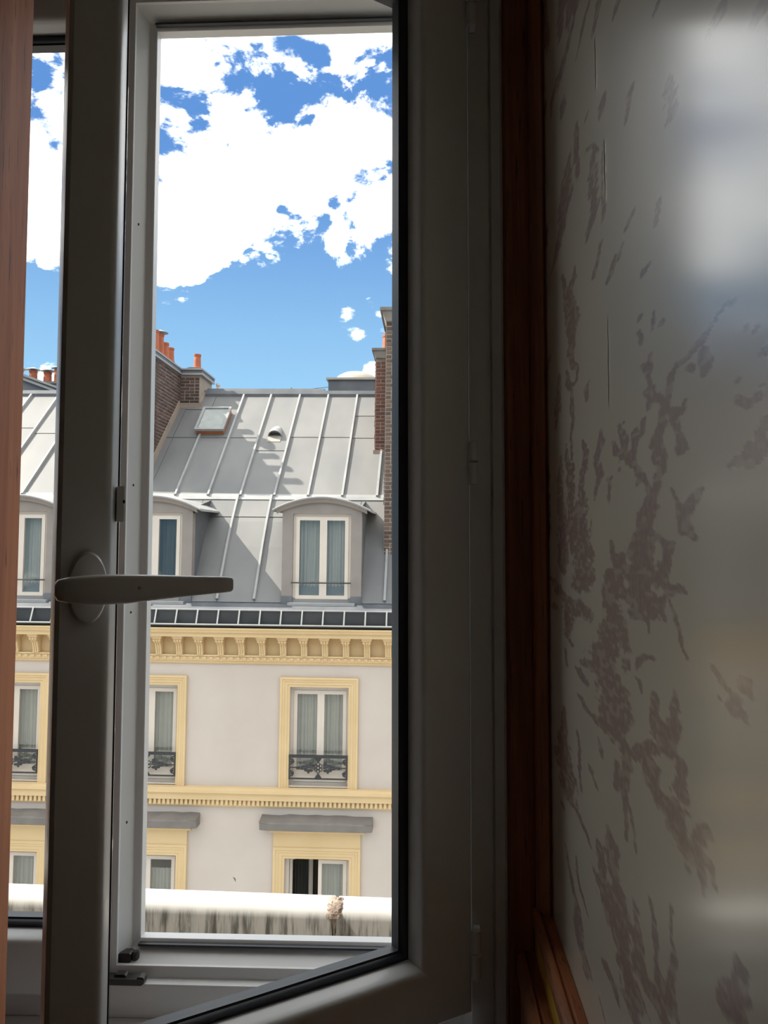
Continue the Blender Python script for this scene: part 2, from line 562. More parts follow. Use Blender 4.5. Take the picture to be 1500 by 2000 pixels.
# right wall with the toile print: a fine grid where the paper shows, one big face for the rest
STROKES = '''563,1473,38,10 558,1490,35,10 557,1507,33,9 552,1519,30,8 547,1530,24,7 535,1537,19,5 519,1545,11,3 512,1555,12,4 508,1562,12,4 518,1572,11,3 517,1579,13,4 506,1586,9,3 502,1593,10,3 492,1597,9,3 488,1607,6,2 481,1613,6,2 472,1617,7,2 451,1616,7,2 438,1619,6,2 425,1620,8,3 415,1623,6,2 406,1625,4,2;449,1610,7,2 444,1607,5,2;428,1613,7,3 421,1605,8,3 426,1600,4,1;406,1626,3,1 392,1628,3,1 380,1626,2,1;492,1597,8,2 512,1605,7,2 526,1613,15,4 530,1607,11,3 532,1603,6,2;526,1615,4,1 533,1623,5,2 535,1630,10,3 548,1635,8,2;535,1630,4,1 530,1638,5,1;555,1662,8,2 551,1652,6,2;554,1671,6,2;523,1654,7,2 519,1665,4,1;502,1652,7,2;495,1593,7,2 480,1589,11,3 462,1587,6,2 459,1592,3,1;480,1586,4,1 477,1579,8,2 469,1571,7,2 466,1564,9,3;535,1537,8,2 538,1549,8,2 553,1556,12,3 568,1553,6,2;557,1558,6,2 570,1565,11,3 587,1572,12,3 606,1578,12,3 627,1583,9,2 640,1593,7,2;606,1578,7,2 601,1587,10,2 608,1595,10,2 620,1605,6,2;605,1604,6,1;578,1571,6,2 574,1576,9,2 573,1583,8,2 568,1591,11,3 555,1588,10,3 549,1596,5,1;617,1569,6,2;656,1564,9,2 656,1555,7,2 660,1546,5,1;473,1526,7,2 467,1520,14,5 455,1514,10,3 447,1510,5,2;463,1523,8,3 457,1527,8,3 446,1533,8,3 434,1537,3,1;471,1526,6,2 480,1536,4,1 487,1542,2,1;508,1509,7,2 501,1501,8,3 500,1493,10,3 506,1485,10,3 500,1477,10,3 474,1480,9,3;490,1507,6,2 496,1499,5,1;826,1792,23,4 842,1780,29,5 824,1756,32,6 816,1737,27,5 822,1721,23,4 823,1708,13,2;857,1706,8,1 848,1691,14,2 825,1681,13,2 793,1682,8,2 792,1693,8,2 823,1706,13,2;825,1679,6,1 826,1664,11,2 818,1644,9,2 833,1629,7,1 830,1603,7,1;905,1714,6,1 906,1688,17,3 919,1673,23,4 932,1655,7,1;975,1755,5,1 989,1750,16,2 996,1742,8,1;734,1667,4,1 749,1663,14,3 746,1651,6,1;863,1625,8,1 859,1610,12,2 840,1591,28,5 841,1574,24,4 843,1553,14,3 835,1527,14,3 837,1502,9,2;768,1615,5,1 754,1600,14,3 771,1583,16,3 780,1565,12,2 782,1541,33,6 775,1517,36,7 777,1494,32,6 786,1470,41,8;900,1616,9,1 908,1585,20,3 899,1557,22,4 895,1529,32,5 892,1502,27,5 888,1481,13,2;1004,1625,7,1 1006,1605,16,2 1008,1574,20,3 1010,1543,27,4 1012,1523,16,2;686,1611,6,1 690,1600,16,4 707,1587,10,2 692,1572,13,3 713,1560,7,1 717,1551,3,1;653,1512,7,2 643,1499,10,2 630,1489,13,3 612,1499,10,2;630,1489,13,3 634,1472,27,6;673,1481,12,3 674,1469,18,4;348,1561,6,3 356,1551,10,4 365,1546,9,4 383,1547,6,2 393,1545,3,1;368,1553,4,2;356,1574,6,3 367,1572,5,2 381,1577,4,2;352,1578,2,1;379,1586,3,1;348,1592,5,2;368,1609,2,1;356,1605,2,1;632,1498,21,5 603,1486,12,3;557,1502,29,8 562,1487,25,7 585,1472,23,6 559,1468,17,4 581,1457,16,4 536,1461,13,4 513,1471,8,2 496,1478,8,2 477,1481,8,2 466,1478,4,1;661,1484,20,5 662,1471,23,5 657,1458,29,7 647,1443,33,8 659,1425,52,12 690,1408,57,12 673,1395,42,9 662,1381,52,12 663,1368,46,11 681,1355,37,8 642,1353,32,8 616,1351,25,6 593,1351,16,4 554,1365,12,3 538,1370,11,3;724,1397,28,6 784,1393,16,3;497,1472,3,1 485,1462,3,1 477,1454,4,1 474,1445,3,1 465,1440,2,1;514,1464,2,1 506,1459,2,1;546,1456,2,1 544,1447,2,1;579,1417,4,1 570,1424,6,2 553,1429,6,2 534,1430,3,1;580,1410,4,1 571,1409,6,2 565,1402,3,1;532,1406,9,3 533,1394,11,3 526,1383,16,5 513,1377,15,5 500,1375,7,2;488,1415,6,2 488,1405,14,4 495,1392,13,4 502,1380,10,3;554,1363,8,2 551,1352,18,5 544,1343,19,5 529,1339,15,4;478,1375,9,3 476,1365,9,3;811,1356,9,2 794,1356,12,2 771,1349,12,2 727,1349,14,3 707,1348,16,4;818,1382,9,2 793,1380,22,4 769,1376,20,4;870,1441,30,5 796,1446,42,8 757,1442,27,5;861,1436,25,4 862,1424,25,4 873,1409,15,3 844,1404,14,3;884,1394,6,1 875,1377,6,1;1009,1472,14,2 957,1469,24,4 912,1456,33,6 850,1449,29,5;959,1438,25,4;896,1515,27,5 898,1491,27,5 888,1479,8,1;775,1513,36,7 777,1489,36,7 778,1472,20,4;739,1485,18,4 747,1473,15,3;422,1440,3,1 411,1435,4,1 403,1432,4,1 393,1430,10,4 395,1424,8,3 383,1423,5,2 380,1420,2,1;382,1437,10,4;414,1425,3,1;899,1326,9,1 900,1308,21,4 902,1284,38,6 904,1259,48,8 895,1237,42,7;818,1319,4,1 806,1304,10,2 808,1280,9,2 801,1262,7,1;752,1298,11,2 745,1293,9,2 724,1287,5,1;714,1334,5,1 708,1327,10,2 702,1321,4,1;643,1331,8,2 650,1309,8,2;612,1340,12,3 614,1319,10,2;546,1357,20,5 540,1341,19,5 519,1338,21,6 495,1343,22,7 490,1335,25,8 484,1328,27,9 467,1325,20,6 451,1325,11,4 446,1318,6,2 444,1312,5,2;456,1337,9,3 445,1344,9,3 437,1350,6,2 431,1347,3,1;446,1332,8,3 433,1332,7,3 429,1327,5,2 426,1323,2,1;479,1362,9,3 479,1355,12,4;633,1326,13,3 619,1310,15,4 615,1295,7,2 619,1280,4,1;605,1308,7,2 592,1291,5,1 588,1281,3,1;863,1262,39,7 875,1233,40,7 828,1233,18,3 787,1230,16,3 757,1223,6,1;918,1211,17,3;678,1267,8,2 670,1257,23,5 665,1243,23,5 661,1233,20,5 639,1231,21,5;714,1238,13,3 709,1227,16,4 703,1213,16,3;686,1201,49,11 640,1219,37,9 669,1193,43,10 658,1186,34,8 637,1181,26,6 628,1174,25,6 600,1177,28,7 615,1158,24,6 596,1157,27,7;593,1240,7,2 588,1223,13,3 584,1208,22,6 581,1196,22,6 553,1201,27,8;554,1262,5,1 546,1253,5,1 541,1240,6,2 540,1225,6,2 530,1220,13,4 523,1209,18,5 528,1197,18,5;504,1279,2,1 507,1261,3,1 501,1250,6,2 507,1232,7,2 506,1220,8,2 500,1214,10,3;708,1139,8,2 678,1144,17,4 667,1141,17,4 656,1137,8,2;724,1099,4,1 705,1093,5,1;899,1173,4,1 880,1157,12,2 857,1144,14,3 826,1133,18,3 828,1110,22,4 812,1101,26,5 788,1101,24,5 789,1087,12,2;832,1185,4,1 824,1166,11,2 800,1156,10,2 773,1150,3,1;1041,1118,7,1 1021,1113,20,3 1011,1105,8,1;397,1301,5,2 391,1298,10,4 390,1292,8,3 400,1282,12,5 400,1272,14,5;406,1284,6,2 417,1275,6,2 417,1264,7,2;993,2237,16,2 983,2212,20,3 960,2153,18,3;863,2144,21,4 865,2122,26,5 866,2102,12,2;762,2065,12,2 780,2064,17,3 817,2063,28,5 848,2058,35,6 891,2067,22,4 927,2070,24,4 941,2050,7,1;861,2022,12,2 857,2005,16,3;717,2025,14,3 732,2025,19,4 749,2019,12,2 774,2016,7,1;670,1996,22,5 677,1991,19,4 691,1984,10,2;603,1944,15,4;779,1948,8,2 780,1937,13,2 781,1913,15,3 775,1888,7,1;734,1894,4,1 705,1883,5,1 679,1864,3,1;705,1875,8,2 707,1855,17,4 701,1833,17,4 695,1818,17,4 717,1813,18,4 736,1805,7,2;660,1862,4,1 661,1849,6,1 662,1821,9,2 664,1795,7,2;728,1925,9,2;663,1900,12,3 664,1890,10,2;836,1933,24,4 858,1917,35,6 849,1889,40,7 871,1877,36,6 905,1863,28,5 955,1855,10,2;990,1928,16,2 998,1905,14,2;678,1778,8,2 692,1765,10,2 706,1759,12,3;627,1744,10,2 638,1736,14,3;600,1745,6,1 611,1739,7,2;566,1756,5,1 585,1753,7,2;544,1701,8,2 528,1701,5,2;504,1733,7,2 508,1722,6,2;798,1803,5,1 808,1791,11,2;875,1823,8,1 856,1798,15,3 847,1777,21,4;394,1782,13,5;495,1865,10,3;345,1749,10,4;569,1849,10,3 580,1835,8,2;468,1776,12,4 479,1801,8,3'''
gy = np.arange(0.12, 1.0501, 0.0032)
gy[-1] = 1.05
gz = np.arange(1.040, 2.62, 0.00125)
gz[-1] = ROOM_H
GY, GZ = np.meshgrid(gy, gz, indexing='ij')


def vnoise(Y, Z, s, seed):
    rs = np.random.RandomState(seed)
    tab = rs.rand(64, 64)
    a, b = Y / s, Z / s
    i, j = np.floor(a).astype(int), np.floor(b).astype(int)
    u, v = a - i, b - j
    u, v = u * u * (3 - 2 * u), v * v * (3 - 2 * v)
    g = lambda p, q: tab[p % 64, q % 64]
    return (g(i, j) * (1 - u) + g(i + 1, j) * u) * (1 - v) + (g(i, j + 1) * (1 - u) + g(i + 1, j + 1) * u) * v


wob = (vnoise(GY / 2.6, GZ, 0.009, 1) - 0.5) * 1.5 + (vnoise(GY / 2.6, GZ, 0.0042, 2) - 0.5) * 1.3 + (vnoise(GY / 2.6, GZ, 0.0021, 3) - 0.5) * 0.7
lines_ = np.clip((vnoise(GY / 3.5, GZ, 0.0035, 5) - 0.62) / 0.12, 0, 1)
printv = np.zeros_like(GY)


def stroke(pts):
    ext = 2.0
    for k in range(max(1, len(pts) - 1)):
        a = pts[k]
        b = pts[min(k + 1, len(pts) - 1)]
        ry, rz = max(a[2], b[2]) * ext, max(a[3], b[3]) * ext
        i0, i1 = np.searchsorted(gy, (min(a[0], b[0]) - ry, max(a[0], b[0]) + ry))
        j0, j1 = np.searchsorted(gz, (min(a[1], b[1]) - rz, max(a[1], b[1]) + rz))
        if i1 <= i0 or j1 <= j0:
            continue
        Y, Z = GY[i0:i1, j0:j1], GZ[i0:i1, j0:j1]
        my, mz = 0.5 * (a[2] + b[2]), 0.5 * (a[3] + b[3])
        ay, az = (Y - a[0]) / my, (Z - a[1]) / mz
        by, bz = (b[0] - a[0]) / my, (b[1] - a[1]) / mz
        L = by * by + bz * bz
        tt = np.clip((ay * by + az * bz) / L, 0, 1) if L > 1e-9 else np.zeros_like(Y)
        rr = (a[2] * (1 - tt) + b[2] * tt) / my
        d = np.sqrt((ay - tt * by) ** 2 + (az - tt * bz) ** 2) / np.maximum(rr, 0.05)
        val = np.clip((1.22 + 0.62 * wob[i0:i1, j0:j1] - d) / 0.22, 0, 1)
        np.maximum(printv[i0:i1, j0:j1], val, out=printv[i0:i1, j0:j1])


parsed = [[tuple(float(q) / 1000 for q in p.split(',')) for p in st.split()] for st in STROKES.split(';')]
for st in parsed:
    st = [(p[0], p[1], max(p[2], .0035), max(p[3], .0013)) for p in st]
    stroke(st)
    # the paper repeats upwards and along the wall
    stroke([(p[0] - 0.02, p[1] + 0.98, p[2], p[3]) for p in st])
    stroke([(p[0] - 0.74, p[1] + 0.10, p[2], p[3]) for p in st])
printv *= 1 - 0.42 * lines_
ny, nz = len(gy), len(gz)
vv = np.empty((ny * nz + 12, 3))
vv[:ny * nz, 0] = XW
vv[:ny * nz, 1] = GY.ravel()
vv[:ny * nz, 2] = GZ.ravel()
idx = np.arange(ny * nz).reshape(ny, nz)
quads = np.stack([idx[:-1, :-1], idx[:-1, 1:], idx[1:, 1:], idx[1:, :-1]], -1).reshape(-1, 4)
extra = [(XW, ROOM_Y0, 0), (XW, 1.05, 0), (XW, 1.05, gz[0]), (XW, ROOM_Y0, gz[0]),
         (XW, ROOM_Y0, gz[0]), (XW, gy[0], gz[0]), (XW, gy[0], ROOM_H), (XW, ROOM_Y0, ROOM_H),
         (0.45, ROOM_Y0, 0), (0.45, 1.05, 0), (0.45, 1.05, ROOM_H), (0.45, ROOM_Y0, ROOM_H)]
vv[ny * nz:] = extra
e0 = ny * nz
me = bpy.data.meshes.new('wall_right')
me.vertices.add(len(vv))
me.vertices.foreach_set('co', vv.ravel())
q2 = np.array([[e0, e0 + 3, e0 + 2, e0 + 1], [e0 + 4, e0 + 7, e0 + 6, e0 + 5], [e0 + 8, e0 + 9, e0 + 10, e0 + 11]])
allq = np.concatenate([quads, q2])
me.loops.add(allq.size)
me.loops.foreach_set('vertex_index', allq.ravel().astype(np.int32))
me.polygons.add(len(allq))
me.polygons.foreach_set('loop_start', np.arange(0, allq.size, 4, dtype=np.int32))
me.update(calc_edges=True)
atr = me.attributes.new('print', 'FLOAT', 'POINT')
pv = np.zeros(len(vv), dtype=np.float32)
pv[:ny * nz] = printv.ravel()
atr.data.foreach_set('value', pv)
me.materials.append(M('wallpaper'))
wr = bpy.data.objects.new('wall_right', me)
col.objects.link(wr)
tag(wr, 'glossy cream wallpaper with dusty rose trees, birds and figures', 'wall', kind='structure')

for y_, za, zb in [(0.686, 1.924, 1.977), (0.656, 1.804, 1.862), (0.653, 1.624, 1.707)]:
    n_ = 10
    m = MB().tube([(XW + .0002, y_ + .0006 * math.sin(k * 1.7), za + (zb - za) * k / n_) for k in range(n_ + 1)], [.0003] + [.0011] * (n_ - 1) + [.0003], 8)
    m.build('paper_wrinkle', 'wallpaper', wr, smooth=True)

# wooden trims round the window and on the right wall
m = MB()
m.prism([(FX1, YI), (FX1, 1.040), (0.102, 1.034), (0.134, 1.034), (0.138, 1.04), (0.138, YI)], 'z', 0.0, ROOM_H)
tag(m.build('trim_1', 'mahogany', smooth=True), 'dark mahogany upright casing between white window frame and papered wall', 'trim', kind='structure')
m = MB()
m.prism([(0.1495, 1.046), (0.1495, 1.000), (0.146, 0.997), (0.142, 1.004), (0.1395, 1.010), (0.136, 1.014), (0.133, 1.020), (0.133, 1.030), (0.1365, 1.034), (0.1365, 1.046)], 'z', 1.046, ROOM_H)
tag(m.build('trim_2', 'mahogany', smooth=True), 'narrow dark red moulding running up the corner beside the wallpaper', 'trim', kind='structure')
m = MB()
m.prism([(0.1495, 1.022), (0.131, 1.022), (0.128, 1.026), (0.128, 1.037), (0.131, 1.0425), (0.136, 1.0445), (0.1385, 1.0415), (0.141, 1.0455), (0.1495, 1.0465)], 'y', -0.6, 1.033)
# profile is given in x, z for a sweep along y
tag(m.build('trim_3', 'mahogany_rail', smooth=True), 'orange brown wooden cap rail ending the wallpaper above the yellow band', 'trim', kind='structure')
m = MB()
m.box(0.1315, 0.1495, -0.6, 1.033, 0.0, 1.0215)
tag(m.build('trim_4', 'yellow_paint'), 'mustard yellow painted band between the two wooden rails', 'trim', kind='structure')
m = MB()
m.prism([(0.1310, 0.955), (0.111, 0.955), (0.108, 0.960), (0.108, 0.978), (0.112, 0.984), (0.1175, 0.9865), (0.120, 0.983), (0.123, 0.987), (0.1310, 0.988)], 'y', -0.6, 1.033)
tag(m.build('trim_5', 'mahogany_rail', smooth=True), 'lower orange brown wooden rail under the yellow band', 'trim', kind='structure')

tag(MB().box(0.112, 0.1313, ROOM_Y0, 1.033, 0.0, 0.9545).build('trim_6', 'mahogany'), 'added dark mahogany wainscot panel below the lower rail, damping bounced light', 'trim', kind='structure')  # panel added to hold down light bouncing off the lower wall

# ---------------------------------------------------------------- the window: frame
WIN = empty('window_1', (0, YI, FZ0))
tag(WIN, 'white plastic double casement window, one leaf swung open into the room', 'window', kind='structure')
WOFF = Vector((0, YI, FZ0))


def wpart(mb, name, mat, smooth=False):
    o = mb.build(name, mat, WIN, smooth)
    o.location = -WOFF
    return o


# section of the frame: (depth beyond the inner face, how far it stands into the opening)
SEC = [(0.0, -0.03), (0.0, -0.003), (0.0015, 0.0), (0.018, 0.0), (0.019, 0.013), (0.020, 0.0145), (0.025, 0.0145), (0.026, 0.0125), (0.052, 0.024), (0.0535, 0.031),
       (0.056, 0.034), (0.072, 0.034), (0.078, 0.030), (0.080, 0.02), (0.080, -0.03)]
OPENS = {'r': (-0.449, 0.052, 0.925, 2.327), 'l': (-0.958, -0.470, 0.925, 2.327)}


def frame_side(op, side, back):
    """one mitred member of the frame round an opening; back = how far it reaches away from the opening"""
    x0, x1, z0, z1 = OPENS[op]
    ra, rb = [], []
    for d, wv_ in SEC:
        w_ = wv_ if wv_ > -0.02 else -back
        y = YI + d
        if side == 'left':
            ra.append((x0 + w_, y, z0 + min(w_, 0.034) if w_ > -0.02 else z0 - 0.043)); rb.append((x0 + w_, y, z1 - w_ if w_ > -0.02 else z1 + 0.043))
        if side == 'right':
            ra.append((x1 - w_, y, z0 + w_ if w_ > -0.02 else z0 - 0.043)); rb.append((x1 - w_, y, z1 - w_ if w_ > -0.02 else z1 + 0.043))
        if side == 'sill':
            bx0, bx1 = (0.0105, 0.044) if op == 'r' else (0.044, 0.0105)
            ra.append((x0 + w_ if w_ > -0.02 else x0 - bx0, y, z0 + w_)); rb.append((x1 - w_ if w_ > -0.02 else x1 + bx1, y, z0 + w_))
        if side == 'head':
            bx0, bx1 = (0.0105, 0.044) if op == 'r' else (0.044, 0.0105)
            ra.append((x0 + w_ if w_ > -0.02 else x0 - bx0, y, z1 - w_)); rb.append((x1 - w_ if w_ > -0.02 else x1 + bx1, y, z1 - w_))
    return MB().sweep([ra, rb])


for op in 'rl':
    for side, back in (('left', 0.0105 if op == 'r' else 0.044), ('right', 0.044 if op == 'r' else 0.0105), ('sill', 0.043), ('head', 0.043)):
        nm = {'left': 'frame_jamb', 'right': 'frame_jamb', 'sill': 'frame_sill', 'head': 'frame_head'}[side]
        wpart(frame_side(op, side, back), nm, 'pvc', smooth=30)
    # sealing gaskets lying against the outer lip
    x0, x1, z0, z1 = OPENS[op]
    g = MB()
    g.box(x0 + .034, x1 - .034, YI + .046, YI + .0535, z0 + .0270, z0 + .0300)
    g.box(x0 + .034, x1 - .034, YI + .046, YI + .0535, z1 - .0300, z1 - .0270)
    wpart(g, 'frame_gasket', 'gasket')
# rounded cover bead on the hinge side jamb
m = MB()
m.prism([(0.0395, YI), (0.0395, 1.0385), (0.0465, 1.0375), (0.0500, 1.0345), (0.072, 1.034), (0.0775, 1.037), (0.0795, 1.041), (0.082, 1.0365), (0.094, 1.0365), (0.0975, 1.040), (0.0975, YI)], 'z', FZ0, FZ1)
wpart(m, 'jamb_cover', 'pvc', smooth=30)
# keep plates and corner supports lying on the sill
m = MB()
m.rbox(-0.4480, -0.389, 1.046, 1.062, 0.9255, 0.9335, .002)
m.rbox(-0.430, -0.414, 1.052, 1.062, 0.9255, 0.9365, .002)
m.rbox(-0.398, -0.388, 1.048, 1.060, 0.9255, 0.9355, .002)
wpart(m, 'lock_keep', 'black_metal')
m = MB()
m.rbox(-0.436, -0.418, 1.078, 1.092, 0.938, 0.951, .002)
m.lathe([(0.004, 0.938), (0.0055, 0.942), (0.0055, 0.948), (0.004, 0.951)], -0.414, 1.085, 12)
wpart(m, 'corner_support', 'black_metal')
m = MB()
m.rbox(-0.073, -0.053, 1.078, 1.092, 0.938, 0.949, .002)
m.lathe([(0.004, 0.938), (0.0055, 0.942), (0.0055, 0.946), (0.004, 0.949)], -0.077, 1.085, 12)
wpart(m, 'corner_support', 'black_metal')
m = MB()
for zz in (1.13, 1.42, 1.60, 1.98):
    m.lathe([(0.0011, zz - .0015), (0.0011, zz + .0015)], -0.4255, YI + .0235, 10)
wpart(m, 'frame_screw', 'black_metal')
# inside window board and outside weather sill
m = MB()
m.prism([(0.90, 0.868), (0.90, 0.878), (0.904, 0.8815), (1.05, 0.8815), (1.05, 0.868)], 'x', FX0, FX1)
wpart(m, 'window_board', 'pvc')
m = MB()
m.prism([(1.131, 0.872), (1.131, 0.880), (1.315, 0.852), (1.322, 0.840), (1.316, 0.832), (1.29, 0.832), (1.131, 0.832)], 'x', FX0, FX1)
wpart(m, 'weather_sill', 'zinc_pale')

# ---------------------------------------------------------------- the window: leaves
SW, SZ0, SZ1 = 0.500, 0.915, 2.337
SH = SZ1 - SZ0
# section of a leaf member: (distance from its outer edge, depth with 0 = room face, negative = outwards)
LEAF = [(0.004, 0.0), (0.0, -0.004), (0.0, -0.016), (0.018, -0.018), (0.018, -0.060), (0.070, -0.060), (0.0765, -0.052), (0.0765, -0.0300),
        (0.0755, -0.0240), (0.0730, -0.013), (0.0712, -0.006), (0.0692, -0.0025), (0.0660, -0.0006), (0.0635, 0.0)]
BW = 0.0765
FREE_CUT = 0.0145


def leaf_member(side):
    ra, rb = [], []
    for wi_, v in LEAF:
        w_ = wi_
        f_ = max(wi_ - FREE_CUT, 0.0 if wi_ < .03 else wi_ - FREE_CUT)   # the meeting stile is narrower
        if wi_ < .005:
            f_ = wi_
        if wi_ > .06 and -0.0245 < v <= 0:
            f_ -= 0.006 * (1 + v / 0.0245)
        h_ = w_ - .0045 if wi_ < .005 and v > -.017 else w_        # flange of the hinge edge
        if side == 'hinge':
            ra.append((h_, v, w_)); rb.append((h_, v, SH - w_))
        elif side == 'free':
            ra.append((SW - f_, v, w_)); rb.append((SW - f_, v, SH - w_))
        elif side == 'bottom':
            ra.append((h_, v, w_)); rb.append((SW - f_, v, w_))
        else:
            ra.append((h_, v, SH - w_)); rb.append((SW - f_, v, SH - w_))
    return MB().sweep([ra, rb])


def make_leaf(root):
    for side in ('hinge', 'free'):
        leaf_member(side).build('stile', 'pvc', root, smooth=30)
    for side in ('bottom', 'top'):
        leaf_member(side).build('rail', 'pvc', root, smooth=30)
    # dark glazing gasket with the spacer behind it
    gs = [(BW - .001, -0.0285), (BW + .0035, -0.0275), (BW + .0060, -0.0300), (BW + .0075, -0.0345), (BW + .0100, -0.0355), (BW + .0100, -0.0520), (BW - .001, -0.0525)]
    rings = []
    for cx_, cz_ in ((0, 0), (1, 0), (1, 1), (0, 1)):
        rings.append([((SW - min(w_, BW + .0012) + FREE_CUT) if cx_ else w_, v, (SH - w_) if cz_ else w_) for w_, v in gs])
    MB().sweep(rings, closed=True).build('glazing_gasket', 'gasket', root, smooth=30)
    MB().box(BW + .004, SW - BW + FREE_CUT - .004, -0.0400, -0.0360, BW + .004, SH - BW - .004).build('pane', 'window_glass', root)


PHI = math.radians(33.9)
leaf = empty('open_leaf', Vector((0.047, 1.018, SZ0)) - WOFF, (0, 0, PI + PHI), WIN)
leaf['label'] = 'leaf swung open into the room'
make_leaf(leaf)
leaf2 = empty('closed_leaf', Vector((-0.955, 1.034, SZ0)) - WOFF, (0, 0, PI), WIN)
leaf2.scale = (-1, 1, 1)
leaf2['label'] = 'closed leaf beside the tall wooden board'
make_leaf(leaf2)

# handle on the free stile of the open leaf
HU, HZ = 0.4715, 1.468 - SZ0
m = MB()
seg = 36
rose = []
for r_, v in ((1.0, 0.0), (1.0, 0.006), (0.93, 0.0085), (0.80, 0.0095)):
    rose.append([(HU + 0.0185 * r_ * math.cos(2 * PI * k / seg), v, HZ + 0.036 * r_ * math.sin(2 * PI * k / seg)) for k in range(seg)])
m.sweep(rose)
m.build('handle_rose', 'pvc_handle', leaf, smooth=30)
m = MB()
rings = []
for u, v, hh, tt, dzv in ((0.507, 0.046, 0.0050, 0.0050, 0), (0.5045, 0.047, 0.0095, 0.0085, 0), (0.497, 0.049, 0.0118, 0.0105, 0), (0.484, 0.051, 0.0132, 0.0110, 0), (0.465, 0.052, 0.0142, 0.0108, 0),
                          (0.445, 0.052, 0.0140, 0.0095, 0), (0.425, 0.051, 0.0128, 0.0085, 0.0006), (0.400, 0.049, 0.0112, 0.0075, 0.0012), (0.370, 0.048, 0.0095, 0.0068, 0.0018),
                          (0.347, 0.047, 0.0083, 0.0062, 0.0022), (0.3405, 0.047, 0.0078, 0.0058, 0.0022), (0.3385, 0.047, 0.0062, 0.0045, 0.0022)):
    ring = []
    for k in range(24):
        a = 2 * PI * k / 24
        c_, s_ = math.cos(a), math.sin(a)
        e = 0.55
        ring.append((u, v + tt * math.copysign(abs(c_) ** e, c_), HZ + dzv + hh * math.copysign(abs(s_) ** e, s_)))
    rings.append(ring)
m.sweep(rings)
m.build('handle_lever', 'pvc_handle', leaf, smooth=50)
m = MB()
m.sweep([[(HU + r_ * math.cos(2 * PI * k / 20), v, HZ + r_ * math.sin(2 * PI * k / 20)) for k in range(20)] for r_, v in ((0.0125, 0.008), (0.0105, 0.014), (0.0100, 0.030), (0.0115, 0.046))])
m.build('handle_neck', 'pvc_handle', leaf, smooth=40)
m = MB().blob((0.4335, 0.0612, HZ + .001), 0.0016, 0.0010, 0.0016)
m.build('handle_screw', 'steel', leaf, smooth=True)
# locking plate on the free edge
m = MB()
m.rbox(SW - BW + FREE_CUT - .0032, SW - BW + FREE_CUT + .004, -0.020, -0.013, 1.535 - SZ0, 1.572 - SZ0, .0008)
m.build('lock_plate', 'pvc', leaf)
MB().blob((SW - BW + FREE_CUT - .0030, -0.0135, 1.556 - SZ0), .0016, .0012, .0024).build('lock_pin', 'black_metal', leaf)

# three barrel hinges
for zc, hh in ((2.255, 0.030), (1.6225, 0.029), (0.9905, 0.031)):
    r = 0.0066
    m = MB()
    m.lathe([(r * .6, zc + .0015), (r, zc + .003), (r, zc + hh - .004), (r * .85, zc + hh - .001), (r * .4, zc + hh)], 0.0545, 1.0160, 18)
    m.box(0.0525, 0.060, 1.0170, 1.0345, zc + .002, zc + hh - .002)
    h = wpart(m, 'hinge_knuckle', 'pvc', smooth=40)
    m = MB()
    m.lathe([(r * .4, zc - hh), (r * .85, zc - hh + .001), (r, zc - hh + .004), (r, zc - .0008), (r * .6, zc + .0008)], 0.0545, 1.0160, 18)
    m.box(0.0525, 0.060, 1.0170, 1.0345, zc - hh + .002, zc - .001)
    wpart(m, 'hinge_knuckle', 'pvc', smooth=40)

# ---------------------------------------------------------------- upright wooden board at the other side of the window
bd = empty('wooden_post', (-0.485, 0.78, 0.0))
tag(bd, 'upright reddish brown varnished wooden post standing beside the closed window leaf', 'post')
XB, YB = -0.459, 0.840
m = MB()
m.prism([(XB - .05, 0.74), (XB - .004, 0.74), (XB, 0.744), (XB, YB - .006), (XB - .002, YB - .0015), (XB - .006, YB), (XB - .05, YB)], 'z', 0.0, ROOM_H - .002)
o = m.build('shaft', 'oak_red', bd, smooth=30); o.location = (0.485, -0.78, 0)
m = MB()
m.prism([(XB - .06, 0.73), (XB + .010, 0.73), (XB + .012, 0.732), (XB + .012, YB + .010), (XB + .010, YB + .012), (XB - .06, YB + .012)], 'z', 0.0, 0.14)
o = m.build('plinth', 'oak_red', bd, smooth=30); o.location = (0.485, -0.78, 0)

# ---------------------------------------------------------------- white gutter outside the window sill
GA, GB = (-0.549, 1.520, 0.847), (-0.059, 1.499, 0.847)
ga, gb = Vector(GA), Vector(GB)
gd = (gb - ga).normalized()
gn = Vector((-gd.y, gd.x, 0))          # away from the house
gut = empty('eaves_gutter', ga)
tag(gut, 'white painted rounded gutter with black dirt streaks just outside the window', 'gutter')
gut.rotation_euler = (0, 0, math.atan2(gd.y, gd.x))
GR = 0.030


def gut_ring(x, r, low=-0.22):
    ring = [(x, -r, low)]
    for k in range(0, 19):
        a = PI - PI * k / 18
        ring.append((x, r * math.cos(a), -GR + r * math.sin(a)))
    ring.append((x, r, low))
    return ring


GLEN = (gb - ga).length
jx = 0.364
m = MB()
m.sweep([gut_ring(-1.6, GR), gut_ring(jx - .004, GR)])
m.build('gutter_run', 'gutter_white', gut, smooth=40)
m = MB()
m.sweep([gut_ring(jx + .004, GR * .985), gut_ring(jx + .118, GR * .985)])
m.build('gutter_run', 'gutter_white', gut, smooth=40)
m = MB()
m.sweep([gut_ring(jx + .118, GR * 1.03), gut_ring(jx + .150, GR * 1.03), gut_ring(jx + .152, GR * .97), gut_ring(jx + 1.6, GR * .97)])
m.build('gutter_run', 'gutter_white', gut, smooth=40)
